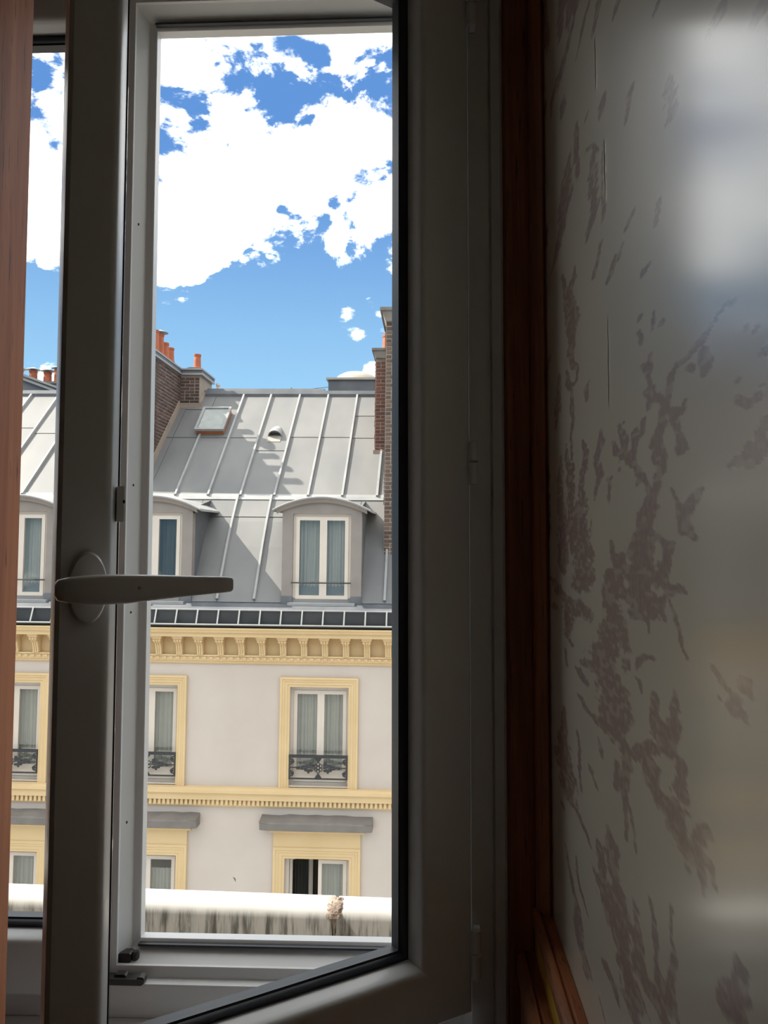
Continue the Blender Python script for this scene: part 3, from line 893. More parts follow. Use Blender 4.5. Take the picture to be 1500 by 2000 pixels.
# crusted joint with a rusty run below it
m = MB()
rings = []
for k in range(9):
    x = jx - .013 + .026 * k / 8
    rr = GR + 0.0004 + 0.0022 * math.sin(PI * k / 8) + random.uniform(0, .0010)
    rings.append([(x + random.uniform(-.003, .003), rr * math.cos(a), -GR + (rr + random.uniform(-.0012, .0012)) * math.sin(a)) for a in [math.radians(q) for q in range(96, 178, 7)]] + [(x, -.02, -GR), (x, .02, -GR)])
m.sweep(rings)
m.build('joint_crust', 'rust', gut)
m = MB()
m.prism([(jx - .005, -GR + .012), (jx + .006, -GR + .012), (jx + .0025, -GR - .018), (jx + .0005, -GR - .032), (jx - .0018, -GR - .018)], 'y', -GR - .0012, -GR + .02)
m.build('rust_run', 'rust', gut)
m = MB()
m.blob((jx + .128, -GR - .002, -.022), .008, .006, .005)
m.blob((jx + .126, -GR - .003, -.037), .006, .005, .003)
m.build('bracket_bolt', 'zinc_pale', gut, smooth=True)

# ================================================================ the house across the street
ROLL = 0.010
BLD = empty('apartment_building', (-2.6, 13.5, 0.25), (0, ROLL, 0))
tag(BLD, 'cream and white apartment house with zinc mansard roof across the street', 'building')
COLS = (0.63, -2.39, -4.85, 3.6)
PROF = [(-.02, .30), (.02, .42), (.15, .62), (.38, 1.0), (.62, 1.4), (.95, 1.88), (1.35, 2.38), (4.1, 5.0)]


def roofz(y):
    return float(np.interp(y, [p[0] for p in PROF], [p[1] for p in PROF]))


def roofy(z):
    return float(np.interp(z, [p[1] for p in PROF], [p[0] for p in PROF]))


BX0, BX1 = -12.0, 9.0
# facade wall with its openings
holes = []
for c in COLS:
    holes.append((c - .515, c + .515, -2.76, -1.04))
    holes.append((c - .56, c + .56, -6.1, -3.97))
xs = sorted({BX0, BX1, *[h[0] for h in holes], *[h[1] for h in holes]})
zs = sorted({-14.0, 0.0, *[h[2] for h in holes], *[h[3] for h in holes]})
m = MB()
for i in range(len(xs) - 1):
    for j in range(len(zs) - 1):
        cxm, czm = (xs[i] + xs[i + 1]) / 2, (zs[j] + zs[j + 1]) / 2
        if any(h[0] < cxm < h[1] and h[2] < czm < h[3] for h in holes):
            continue
        m.box(xs[i], xs[i + 1], 0.0, 0.35, zs[j], zs[j + 1])
m.build('facade_wall', 'stucco', BLD, fix=False)
MB().prism([(-0.826, -4.308), (-0.776, -4.338), (-0.776, -4.398)], 'y', -.004, .002).build('plaster_chip', 'stone_cap', BLD)
MB().box(BX0, BX1, 1.2, 1.3, -14, 0.3).build('inner_wall', 'dark_room', BLD)
MB().box(BX0, BX1, 0.35, 5.88, 0.16, 0.28).build('attic_floor', 'dark_room', BLD)
m = MB()
m.prism([(-.06, -.02), (0.3, -.02), (0.3, .30), (-.03, .30), (-.06, .27)], 'x', BX0, BX1)
m.build('eaves_board', 'zinc_old', BLD)

# main cornice, its frieze and brackets
m = MB()
m.prism([(0.02, -.005), (-.36, -.005), (-.36, -.03), (-.335, -.05), (-.325, -.075), (-.325, -.085), (-.29, -.092), (-.285, -.10), (-.285, -.165), (0.02, -.165)], 'x', BX0, BX1)
m.build('cornice', 'cream_trim', BLD)
m = MB()
m.box(BX0, BX1, -0.012, 0.01, -0.50, -0.165)
m.build('frieze', 'cream_trim', BLD)


def modillion_mesh():
    m = MB()
    m.prism([(-.27, -.166), (-.27, -.185), (-.25, -.20), (-.012, -.20), (-.012, -.166)], 'x', -.088, .088)
    m.prism([(-.245, -.20), (-.25, -.222), (-.012, -.222), (-.012, -.20)], 'x', -.076, .076)
    for k in range(3):
        m.blob((-.048 + .048 * k, -.235, -.245), .026, .022, .022, 8, 5)
    prof = [(-.225, -.222), (-.228, -.262), (-.205, -.285), (-.175, -.30), (-.150, -.335), (-.135, -.385), (-.120, -.43), (-.115, -.465), (-.125, -.492), (-.012, -.494), (-.012, -.222)]
    m.prism(prof, 'x', -.055, .055)
    for k in (-1, 0, 1):
        m.prism([(a - .012 if a < -.05 else a, b) for a, b in prof], 'x', k * .036 - .011, k * .036 + .011)
    return m.mesh('modillion', 'cream_trim')


mod_me = modillion_mesh()
for k in range(36):
    inst('modillion', mod_me, BLD, (-8.05 + 0.366 * k, 0, 0))
m = MB()
m.prism([(0, -.495), (-.105, -.495), (-.105, -.52), (-.075, -.53), (-.075, -.60), (-.05, -.61), (-.05, -.635), (-.02, -.66), (0, -.66)], 'x', BX0, BX1)
m.build('bed_moulding', 'cream_trim', BLD)
m = MB()
x = -8.5
while x < 5.4:
    m.prism([(-.095, -.530), (-.098, -.555), (-.085, -.585), (-.075, -.590), (-.075, -.530)], 'x', x, x + .062)
    x += 0.118
tag(m.build('egg_ornament', 'cream_trim', BLD), kind='stuff')
# string course with dentils
m = MB()
m.prism([(0, -2.77), (-.10, -2.775), (-.16, -2.80), (-.16, -2.85), (-.135, -2.865), (-.12, -2.90), (-.12, -2.975), (-.05, -2.975), (-.05, -3.09), (-.03, -3.115), (0, -3.115)], 'x', BX0, BX1)
m.build('string_course', 'cream_trim', BLD)
m = MB()
x = -8.5
while x < 5.4:
    m.box(x, x + .045, -.100, -.049, -3.068, -2.974)
    x += 0.0785
tag(m.build('dentil_row', 'cream_trim', BLD), kind='stuff')
# gutter with straps
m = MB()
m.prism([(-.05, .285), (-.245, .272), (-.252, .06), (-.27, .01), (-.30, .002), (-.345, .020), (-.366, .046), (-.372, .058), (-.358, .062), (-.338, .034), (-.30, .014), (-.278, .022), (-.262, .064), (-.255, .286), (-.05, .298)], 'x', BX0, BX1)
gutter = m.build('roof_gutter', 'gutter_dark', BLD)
MB().tube([(BX0, -.372, .055), (BX1, -.372, .055)], 0.014, 8).build('gutter_lip', 'zinc_pale', gutter, smooth=True)
MB().prism([(-.272, .284), (-.03, .302), (-.03, .40), (-.06, .385), (-.264, .306), (-.272, .300)], 'x', BX0, BX1).build('gutter_flashing', 'zinc_old', gutter)
MB().tube([(BX0, -.266, .302), (BX1, -.266, .302)], .011, 6).build('gutter_back_edge', 'zinc_pale', gutter, smooth=True)
sm = MB().prism([(-.368, .062), (-.368, .074), (-.276, .304), (-.266, .298)], 'x', -.013, .013).mesh('gutter_strap', 'zinc_pale')
for k in range(36):
    inst('gutter_strap', sm, gutter, (-8.02 + 0.364 * k, 0, 0))


def surround(cx_, hw, ztop, zbot, width, prof):
    """picture-frame moulding round an opening, open at the bottom; prof: (inward, proud) closed towards the wall"""
    rings = []
    for x_, z_, sx, bottom in ((-1, zbot, 1, True), (-1, ztop, 1, False), (1, ztop, -1, False), (1, zbot, -1, True)):
        ring = []
        for wi, pr in prof:
            ring.append((cx_ + x_ * (hw + width) + sx * wi, -pr, z_ if bottom else z_ + width - wi))
        rings.append(ring)
    return MB().sweep(rings)


def bar_frame(m, x0, x1, z0, z1, y0, y1, w):
    """rectangular frame of four bars"""
    m.box(x0, x0 + w, y0, y1, z0, z1)
    m.box(x1 - w, x1, y0, y1, z0, z1)
    m.box(x0 + w, x1 - w, y0, y1, z0, z0 + w)
    m.box(x0 + w, x1 - w, y0, y1, z1 - w, z1)
    return m


def casement(parent, x0, x1, z0, z1, y, w=.055):
    m = MB()
    bar_frame(m, x0, x1, z0, z1, y, y + .05, w)
    c = m.build('casement', 'white_frame', parent)
    return MB().box(x0 + w, x1 - w, y + .022, y + .027, z0 + w, z1 - w).build('pane', 'far_glass', parent)


def drape(parent, x0, x1, z0, z1, y, mat='curtain', amp=.012, waves=9):
    n = waves * 6
    front = [(x0 + (x1 - x0) * k / n, y + amp * math.sin(2 * PI * waves * k / n) + amp * .4 * math.sin(2 * PI * 2.3 * k / n)) for k in range(n + 1)]
    poly = front + [(a, b + .004) for a, b in reversed(front)]
    m = MB()
    top = [(a, b, z1) for a, b in poly]
    bot = [(a, b, z0) for a, b in poly]
    nn = len(poly)
    fs = [(i, (i + 1) % nn, nn + (i + 1) % nn, nn + i) for i in range(nn)]
    fs += [(i, i + 1, nn - 2 - i, nn - 1 - i) for i in range(n)]
    m.add(bot + top, fs)
    return m.build('curtain', mat, parent, smooth=60)


SURR = [(0.0, 0.0), (0.0, 0.055), (0.035, 0.060), (0.045, 0.045), (0.075, 0.045), (0.085, 0.032), (0.125, 0.032), (0.135, 0.018), (0.17, 0.018), (0.17, 0.0)]


def iron_railing(parent, c, y, z0, z1, hw):
    root = empty('window_railing', (c, y, z0), parent=parent)
    h = z1 - z0

    def P(x, z):
        return (x, 0, z)
    m = MB().box(-hw, hw, -.022, .022, h - .045, h)
    m.build('top_rail', 'iron', root)
    m = MB().box(-hw, hw, -.012, .012, 0, .022)
    m.box(-hw, -hw + .024, -.012, .012, .022, h - .045)
    m.box(hw - .024, hw, -.012, .012, .022, h - .045)
    m.build('rail_frame', 'iron', root)
    m = MB()
    zc = h * .48
    # centre rosette of loops with spearheads above and below
    for k in range(6):
        a = 2 * PI * k / 6 + PI / 6
        px, pz = .052 * math.cos(a), zc + .062 * math.sin(a)
        m.tube([(px + .026 * math.cos(t_ * PI / 4), 0, pz + .028 * math.sin(t_ * PI / 4)) for t_ in range(9)], .0085, 6)
    m.tube([(.026 * math.cos(t_ * PI / 4), 0, zc + .028 * math.sin(t_ * PI / 4)) for t_ in range(9)], .009, 6)
    for s in (1, -1):
        zt = h - .05 if s > 0 else .022
        m.prism([(-.065, zt), (.065, zt), (.012, zt - s * .075), (-.012, zt - s * .075)], 'y', -.01, .01)
    # leafy arms to both sides and half rosettes at the ends
    for s in (-1, 1):
        m.tube([P(s * .08, zc), P(s * .16, zc + .02), P(s * .24, zc - .012), P(s * .33, zc + .012), P(s * .41, zc), P(s * (hw - .01), zc)], [.016, .02, .016, .012, .012, .012], 6)
        for x_, dz_, rx, rz in ((.13, .045, .05, .03), (.14, -.05, .055, .026), (.19, .03, .045, .03), (.20, -.045, .045, .026), (.255, -.02, .05, .02), (.26, .022, .04, .018), (.17, -.08, .022, .022), (.12, .08, .03, .02), (.31, .0, .035, .018), (.36, -.016, .03, .012)):
            m.blob(P(s * x_, zc + dz_), rx, .014, rz, 8, 5)
        for dz_ in (.11, -.11):
            m.tube([P(s * (hw - .02), zc + dz_ * 1.35), P(s * (hw - .07), zc + dz_ * 1.2), P(s * (hw - .085), zc + dz_ * .85), P(s * (hw - .055), zc + dz_ * .62), P(s * (hw - .02), zc + dz_ * .5)], .014, 6)
            m.blob(P(s * (hw - .055), zc + dz_ * .9), .026, .012, .026, 8, 5)
    m.build('scrollwork', 'iron', root, smooth=True)
    return root


for ci, c in enumerate(COLS):
    # ---- upper storey window
    wroot = empty('window', (c, 0, -2.76), parent=BLD)

    def W(o):
        o.location = (-c, 0, 2.76)
        return o
    W(surround(c, .515, -1.04, -2.775, .17, SURR).build('surround', 'cream_trim', wroot))
    m = MB()
    bar_frame(m, c - .515, c + .515, -2.76, -1.04, .13, .19, .05)
    m.box(c - .465, c + .465, .13, .19, -1.125, -1.09)
    W(m.build('frame', 'white_frame', wroot))
    W(MB().box(c - .515, c + .515, .0, .13, -2.775, -2.74).build('sill', 'white_frame', wroot))
    for x0, x1 in ((c - .465, c + .012), (c + .0125, c + .465)):
        m = MB()
        bar_frame(m, x0, x1, -2.70, -1.12, .115, .165, .062)
        m.box(x0 + .062, x1 - .062, .118, .160, -2.638, -2.50)
        W(m.build('casement', 'white_frame', wroot))
        W(MB().box(x0 + .062, x1 - .062, .140, .144, -2.50, -1.182).build('pane', 'far_glass', wroot))
    W(drape(wroot, c - .46, c + .46, -2.66, -1.13, .26, waves=14))
    iron_railing(BLD, c, -.02, -2.62, -2.205, .512)
    # ---- lower storey window with its hood
    lroot = empty('window', (c, 0, -6.1), parent=BLD)

    def L(o):
        o.location = (-c, 0, 6.1)
        return o
    SUR2 = [(a * 1.15, b) for a, b in SURR]
    L(surround(c, .56, -3.97, -6.1, .1955, SUR2).build('surround', 'cream_trim', lroot))
    m = MB()
    m.box(c - .755, c + .755, -.045, 0.0, -3.78, -3.52)
    m.box(c - .755, c + .755, -.058, 0.0, -3.790, -3.770)
    m.prism([(0, -3.52), (-.07, -3.52), (-.09, -3.50), (-.12, -3.475), (-.16, -3.465), (-.16, -3.435), (0, -3.435)], 'x', c - .83, c + .83)
    L(m.build('entablature', 'cream_trim', lroot))
    m = MB()
    # lead covered hood with a slightly wavy top edge
    n = 12
    rings = []
    for k in range(n + 1):
        x = c - .965 + 1.93 * k / n
        wv_ = random.uniform(-.012, .012)
        edge = .03 if k in (0, n) else 0
        rings.append([(x, 0.0, -3.235 + wv_), (x, -.16, -3.262 + wv_ + edge * -.3), (x, -.255, -3.285 + wv_), (x, -.262 + edge, -3.31), (x, -.24 + edge, -3.432), (x, 0.0, -3.432)])
    m.sweep(rings)
    L(m.build('hood', 'lead', lroot))
    m = MB()
    bar_frame(m, c - .56, c + .56, -6.1, -3.97, .13, .19, .055)
    L(m.build('frame', 'white_frame', lroot))
    ajar = ci == 0
    for s in (0, 1):
        x0, x1 = (c - .505, c + .010) if s == 0 else (c + .0105, c + .505)
        if s == 0 and ajar:
            # this casement is swung inwards
            leafr = MB()
            bar_frame(leafr, 0, .515, -6.03, -4.03, 0.0, .05, .06)
            o = leafr.build('casement', 'white_frame', lroot)
            o.location = (-.50, .20, 6.1)
            o.rotation_euler = (0, 0, math.radians(47))
            o = MB().box(.06, .455, .022, .027, -5.97, -4.09).build('pane', 'far_glass', lroot)
            o.location = (-.50, .20, 6.1)
            o.rotation_euler = (0, 0, math.radians(47))
            L(drape(lroot, c - .50, c - .20, -6.0, -4.0, .75, 'dark_drape', waves=5))
            continue
        L(bar_frame(MB(), x0, x1, -6.03, -4.03, .115, .165, .062).build('casement', 'white_frame', lroot))
        L(MB().box(x0 + .062, x1 - .062, .140, .144, -5.97, -4.092).build('pane', 'far_glass', lroot))
    if ajar:
        L(drape(lroot, c + .02, c + .50, -6.0, -4.02, .28, waves=8))
    else:
        L(drape(lroot, c - .50, c + .50, -6.0, -4.30 if ci == 1 else -4.02, .28, waves=14))

# ---------------------------------------------------------------- the roof: deck, zinc sheets and standing seams
roof = empty('roof', (0, 0, 0), parent=BLD)
m = MB()
deck = [(y + .03, z - .03) for y, z in PROF] + [(5.9, 3.3), (5.9, .28), (.1, .28)]
m.prism(deck, 'x', BX0, BX1)
m.build('roof_deck', 'zinc_old', roof)


def path(ya, yb, lift):
    """points of the roof profile between two depths, lifted along the local normal"""
    ys = [ya] + [p[0] for p in PROF if ya + 1e-4 < p[0] < yb - 1e-4] + [yb]
    out = []
    for k, y in enumerate(ys):
        z = roofz(y)
        e = .02
        ty, tz = min(y + e, 4.1) - max(y - e, -.02), roofz(min(y + e, 4.1)) - roofz(max(y - e, -.02))
        l_ = math.hypot(ty, tz)
        out.append((y - tz / l_ * lift, z + ty / l_ * lift))
    return out


def sheet(x0, x1, ya, yb, mat):
    lo, hi = path(ya, yb, 0.0), path(ya, yb, 0.0)
    n = len(lo)
    top = []
    for k, ((y, z), _) in enumerate(zip(lo, hi)):
        top.append((y, z))
    l_up = path(ya, yb, .016)
    u_up = path(ya, yb, .006)
    upper = [((a[0] * (1 - k / (n - 1)) + b[0] * k / (n - 1)), (a[1] * (1 - k / (n - 1)) + b[1] * k / (n - 1))) for k, (a, b) in enumerate(zip(l_up, u_up))]
    under = path(ya, yb, -.012)
    MB().prism(upper + under[::-1], 'x', x0, x1).build('zinc_sheet', mat, roof)


UP = [-8.18, -7.52, -6.86, -6.20, -5.54, -4.88, -4.22, -3.60, -3.05, -2.47, -1.82, -1.18, -.51, .15, .82, 1.50, 2.18, 2.86, 3.54, 4.22]
JOINT = {-6.86: (3.05,), -6.20: (2.9, ), -5.54: (2.7,), -2.47: (2.80,), -1.82: (2.80,), -1.18: (2.46,), -.51: (2.82,), .15: (2.82,), .82: (2.80, 3.42), -3.05: (2.80, 3.6)}
for a, b in zip(UP[:-1], UP[1:]):
    cuts = [1.35, *JOINT.get(a, (2.8,)), 4.08]
    for ya, yb in zip(cuts[:-1], cuts[1:]):
        sheet(a + .004, b - .004, ya + .004, yb - .004, 'zinc')
LOW = [-8.2, -7.55, -6.9, -6.2, -5.55, -4.15, -3.5, -1.90, -1.22, -.56, .10, 1.20, 1.75, 2.4, 2.9, 4.3]
for a, b in zip(LOW[:-1], LOW[1:]):
    cuts = [.015, 1.02, 1.346] if a in (-1.90, -1.22, -.56) else [.015, 1.346]
    for ya, yb in zip(cuts[:-1], cuts[1:]):
        sheet(a + .004, b - .004, ya + .004, yb - .004, 'zinc')


def seam(x, ya, yb):
    base, topp = path(ya, yb, .0), path(ya, yb, .062)
    rings = []
    for (y0, z0), (y1, z1) in zip(base, topp):
        rings.append([(x - .032, y0, z0), (x + .032, y0, z0), (x + .020, y1, z1), (x - .020, y1, z1)])
    MB().sweep(rings).build('standing_seam', 'zinc_pale', roof)


for x in UP:
    if x == -3.05 or x == -3.60:
        continue
    seam(x, 1.36, 2.86 if x == -2.47 else 4.05)
for x in (-8.2, -7.55, -6.9, -6.2, -3.5, -1.22, -.56, 1.75, 2.4):
    seam(x, .04, 1.36 if x != -3.5 else 1.3)
# lap flashing between the two slopes, the eaves apron and the ridge roll
m = MB()
a0, a1 = path(1.30, 1.40, .024), path(1.30, 1.40, -.01)
m.prism(a0 + a1[::-1], 'x', BX0, BX1)
m.build('lap_flashing', 'zinc_pale', roof)
m = MB()
m.prism([(-.05, .30), (.03, .44), (.07, .50), (.10, .50), (.06, .40), (.0, .29)], 'x', BX0, BX1)
m.build('eaves_apron', 'zinc_old', roof)
m = MB()
m.prism([(4.00, 4.915), (3.985, 4.98), (4.02, 5.065), (4.16, 5.09), (4.3, 5.06), (4.3, 4.9)], 'x', BX0, BX1)
m.build('ridge_cap', 'zinc_old', roof)
m = MB()
m.prism([(4.03, 5.06), (4.06, 5.12), (4.14, 5.12), (4.16, 5.06)], 'x', -2.7, .05)
m.build('ridge_roll', 'zinc_old', roof)

# skylight
sk = empty('skylight', (0, 0, 0), parent=BLD)
rot = Matrix.Rotation(math.atan2(2.62, 2.75), 4, 'X')


def on_slope(mb, x, y, lift=0.0):
    """place a mesh modelled flat (x across, y up the slope, z proud) on the upper slope"""
    mt = Matrix.Translation((x, y, roofz(y) + lift)) @ rot
    mb.v = [tuple(mt @ Vector(p)) for p in mb.v]
    return mb


m = MB()
m.box(-.30, .30, -.02, .82, 0.0, .12)
on_slope(m, -2.26, 2.90).build('skylight_kerb', 'mahogany', sk)
m = MB()
m.box(-.32, .32, -.05, -.0, .121, .175)
m.box(-.32, .32, .79, .84, .121, .175)
m.box(-.32, -.265, 0, .79, .121, .175)
m.box(.265, .32, 0, .79, .121, .175)
on_slope(m, -2.26, 2.90).build('skylight_frame', 'zinc_pale', sk)
m = MB().box(-.264, .264, .001, .789, .125, .150)
on_slope(m, -2.26, 2.90).build('skylight_pane', 'skylight_glass', sk)
# hooded vent
vt = empty('roof_vent', (0, 0, 0), parent=BLD)
m = MB()
seg = 14
rings = []
for k in range(seg + 1):
    a = PI * k / seg
    rings.append((math.cos(a), math.sin(a)))
outer_ = [[(.155 * c_, -.10, .17 * s_ + .0) for c_, s_ in rings], [(.14 * c_, .05, .14 * s_) for c_, s_ in rings], [(.09 * c_, .22, .06 * s_) for c_, s_ in rings], [(.04 * c_, .30, .012 * s_) for c_, s_ in rings]]
inn = [[(.135 * c_, -.10, .15 * s_) for c_, s_ in rings], [(.12 * c_, .05, .12 * s_) for c_, s_ in rings]]
m.sweep([o_ + i_[::-1] for o_, i_ in zip(outer_[:2], inn)], caps=True)
m.sweep([r_ + [(r_[-1][0] * .5, r_[-1][1], 0), (r_[0][0] * .5, r_[0][1], 0)] for r_ in outer_[1:]])
on_slope(m, -.83, 2.90, .01).build('vent_hood', 'zinc_pale', vt, smooth=40)
m = MB().box(-.14, .14, -.30, -.08, .0, .018)
on_slope(m, -.83, 2.90, .01).build('vent_apron', 'dome_cream', vt)
# roof lantern behind the ridge, aerial stubs and wire
ln = empty('roof_lantern', (0, 0, 0), parent=BLD)
MB().box(.06, 1.30, 4.6, 5.8, 4.2, 5.45).build('lantern_box', 'zinc_old', ln)
MB().box(.01, 1.35, 4.55, 5.85, 5.45, 5.50).build('lantern_rim', 'dome_cream', ln)
m = MB()
m.lathe([(.58, 5.50), (.55, 5.57), (.46, 5.66), (.33, 5.73), (.16, 5.77), (.02, 5.78)], .68, 5.2, 24)
m.build('lantern_dome', 'dome_cream', ln, smooth=True)
MB().lathe([(.04, 4.9), (.04, 5.22), (.055, 5.22), (.055, 5.27), (.02, 5.27)], -2.50, 4.25, 10).build('vent_pipe', 'white_frame', BLD)
MB().lathe([(.025, 4.95), (.025, 5.17)], -.76, 4.2, 8).build('vent_pipe', 'flashing_mortar', BLD)
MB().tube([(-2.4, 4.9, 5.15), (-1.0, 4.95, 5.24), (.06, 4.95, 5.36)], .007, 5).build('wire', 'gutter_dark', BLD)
MB().prism([(-1.9, 5.0), (-1.2, 5.13), (.0, 5.14), (.25, 5.02)], 'y', 4.6, 4.9).build('rear_ridge', 'zinc_old', BLD)

# ---------------------------------------------------------------- dormers
for di, c in enumerate(COLS):
    dr = empty('dormer', (c, 0, .40), parent=BLD)

    def D(o):
        o.location = (0, 0, -.40)
        return o

    def arch(x, top=2.275, drop=.235, hw=.87):
        return top - drop * (abs(x) / hw) ** 2.0
    # front with its opening
    m = MB()
    m.box(-.705, -.515, 0.0, .16, .54, 1.99)
    m.box(.515, .705, 0.0, .16, .54, 1.99)
    n = 16
    for k in range(n):
        xa, xb = -.705 + 1.41 * k / n, -.705 + 1.41 * (k + 1) / n
        m.add([(xa, 0, 1.99), (xb, 0, 1.99), (xb, 0, arch(xb) - .03), (xa, 0, arch(xa) - .03), (xa, .16, 1.99), (xb, .16, 1.99), (xb, .16, arch(xb) - .03), (xa, .16, arch(xa) - .03)],
              [(0, 1, 2, 3), (5, 4, 7, 6), (0, 4, 5, 1), (3, 2, 6, 7)])
    D(m.build('dormer_front', 'dormer_paint', dr))
    m = MB()
    m.box(-.712, -.515, -.008, .16, .40, .54)
    D(m.build('plinth_block', 'zinc_old', dr))
    m = MB()
    m.box(.515, .712, -.008, .16, .40, .54)
    D(m.build('plinth_block', 'zinc_old', dr))
    # cheeks clad in zinc
    for s in (-1, 1):
        poly = [(.16, .42)]
        poly = [(.161, roofz(.161) - .1), (.161, 2.09), (1.30, 2.20), (1.40, 2.36)]
        poly += [(y, roofz(y) - .06) for y in (1.35, .95, .62, .38)]
        xa = s * .705
        D(MB().prism(poly, 'x', min(xa, xa - s * .05), max(xa, xa - s * .05)).build('dormer_cheek', 'zinc_old', dr))
    # curved roof
    rings = []
    for k in range(21):
        x = -.87 + 1.74 * k / 20
        z = arch(x)
        rings.append([(x, -.13, z - .012), (x, -.135, z + .012), (x, -.12, z + .022), (x, 1.5, z + .05), (x, 1.5, z + .02), (x, -.05, z - .02)])
    D(MB().sweep(rings).build('dormer_roof', 'zinc_pale', dr, smooth=30))
    rings = []
    for k in range(21):
        x = -.80 + 1.60 * k / 20
        z = arch(x)
        rings.append([(x, -.055, z - .085), (x, -.075, z - .05), (x, -.10, z - .014), (x, .0, z - .014), (x, .0, z - .085)])
    D(MB().sweep(rings).build('dormer_fascia', 'dormer_paint', dr, smooth=30))
    # window
    D(bar_frame(MB(), -.515, .515, .44, 1.99, .06, .12, .048).build('frame', 'white_frame', dr))
    for x0, x1 in ((-.467, .020), (.0205, .467)):
        m = MB()
        bar_frame(m, x0, x1, .488, 1.942, .045, .095, .064)
        D(m.build('casement', 'white_frame', dr))
        D(MB().box(x0 + .064, x1 - .064, .066, .070, .552, 1.878).build('pane', 'far_glass', dr))
    D(drape(dr, -.45, .45, .5, 1.93, .20, 'curtain' if di != 1 else 'dark_drape', waves=14))
    D(MB().box(-.58, .60, -.10, .06, .375, .425).build('sill', 'zinc_pale', dr))
    D(MB().tube([(-.53, -.03, .775), (.525, -.03, .775)], .013, 8).build('guard_bar', 'iron', dr))

# ---------------------------------------------------------------- brick chimneys
BRICK_L, BRICK_H, JT = 0.205, 0.058, 0.018
_bm = {}


def brick_mesh(length, depth, mat):
    key = (round(length, 3), mat)
    if key not in _bm:
        h = BRICK_H
        e = .004
        m = MB()
        l_ = length
        vs = [(0, 0, 0), (l_, 0, 0), (l_, 0, h), (0, 0, h), (e, -depth, e), (l_ - e, -depth, e), (l_ - e, -depth, h - e), (e, -depth, h - e)]
        m.add(vs, [(4, 5, 6, 7), (0, 1, 5, 4), (1, 2, 6, 5), (2, 3, 7, 6), (3, 0, 4, 7)])
        _bm[key] = m.mesh('brick', mat, fix=False)
    return _bm[key]


def brick_face(parent, origin, rotz, width, z0, z1, mat, single, skip=None, seed=1):
    """lay courses on a face: local x along the face, local -y outwards; single(x, z) tells which bricks stay objects"""
    rnd = random.Random(seed)
    pitch = BRICK_H + JT
    rest = MB()
    rm = Matrix.Translation(origin) @ Matrix.Rotation(rotz, 4, 'Z')
    k = 0
    z = z0
    while z + BRICK_H <= z1 + .001:
        x = .006 if k % 2 == 0 else .006
        first = True
        while x < width - .03:
            header = rnd.random() < .28
            l_ = .095 if header or (first and k % 2) else BRICK_L
            l_ = min(l_, width - .006 - x)
            if l_ > .03:
                l_ = .205 if l_ > .19 else (.095 if l_ >= .09 else round(l_, 2))
                cxm = x + l_ / 2
                if not (skip and skip(cxm, z)):
                    proud = .010 + rnd.uniform(-.004, .004)
                    if single(cxm, z):
                        p = rm @ Vector((x, 0.0, z + rnd.uniform(-.003, .003)))
                        o = inst('brick', brick_mesh(l_, .010, mat), parent, p, (0, rnd.uniform(-.012, .012), rotz))
                    else:
                        rest.v
                        b = [rm @ Vector(q) for q in ((x, 0, z), (x + l_, 0, z), (x + l_, 0, z + BRICK_H), (x, 0, z + BRICK_H), (x, -proud, z), (x + l_, -proud, z), (x + l_, -proud, z + BRICK_H), (x, -proud, z + BRICK_H))]
                        rest.add([tuple(q) for q in b], [(4, 5, 6, 7), (0, 1, 5, 4), (1, 2, 6, 5), (2, 3, 7, 6), (3, 0, 4, 7)])
            x += l_ + JT
            first = False
        z += pitch
        k += 1
    if rest.v:
        tag(rest.build('brickwork', mat, parent, fix=False), kind='stuff')


def pot(parent, x, y, z, h=.42, r=.085, cowl=False):
    m = MB()
    m.lathe([(r * 1.15, z), (r * 1.12, z + .05), (r * 1.0, z + .06), (r * .86, z + h - .06), (r * .95, z + h - .05), (r * .97, z + h), (r * .74, z + h), (r * .70, z + h - .12)], x, y, 16)
    return m.build('chimney_pot', 'terracotta', parent, smooth=35)


# stack rising from the slope beside the skylight
CH = empty('chimney_stack', (0, 0, 0), parent=BLD)
XS = -3.22
MB().box(-3.85, XS, 1.45, 4.6, 1.9, 5.36).build('stack_core', 'mortar', CH)
MB().box(XS, -2.76, 3.69, 4.6, 4.2, 5.36).build('stack_core', 'mortar', CH)
PIC = BRICK_H + JT
brick_face(CH, (XS, 1.45, 0), PI / 2, 2.24, 2.45, 5.34, 'brick', lambda x, z: x > .80 and z > roofz(1.45 + x) + .08, lambda x, z: z < roofz(1.45 + x) - .02, 3)
brick_face(CH, (XS, 3.69, 0), 0.0, .46, 4.55, 5.34, 'brick', lambda x, z: True, None, 4)
# mortar fillet where the stack meets the zinc
m = MB()
fl = path(1.40, 3.70, .16)
fu = path(1.40, 3.70, -.02)
m.prism(fl + fu[::-1], 'x', XS, XS + .03)
m.box(XS, -2.74, 3.655, 3.69, 4.48, 4.70)
m.prism([(3.66, 4.60), (3.66, 4.72), (4.10, 5.10), (4.2, 5.14), (4.2, 4.8)], 'x', -2.76, -2.73)
m.build('mortar_fillet', 'flashing_mortar', CH)
m = MB()
m.box(-3.93, XS + .05, 1.40, 4.65, 5.345, 5.385)
m.box(XS + .05, -2.70, 3.63, 4.65, 5.345, 5.385)
m.build('cap_band', 'zinc_pale', CH)
m = MB()
m.box(-3.91, XS + .035, 1.42, 4.64, 5.386, 5.455)
m.box(XS + .035, -2.71, 3.65, 4.64, 5.386, 5.455)
m.build('cap_course', 'zinc_old', CH)
m = MB()
m.box(-3.93, XS + .05, 1.40, 4.65, 5.456, 5.492)
m.box(XS + .05, -2.69, 3.62, 4.65, 5.456, 5.492)
m.build('cap_band', 'zinc_pale', CH)
m = MB()
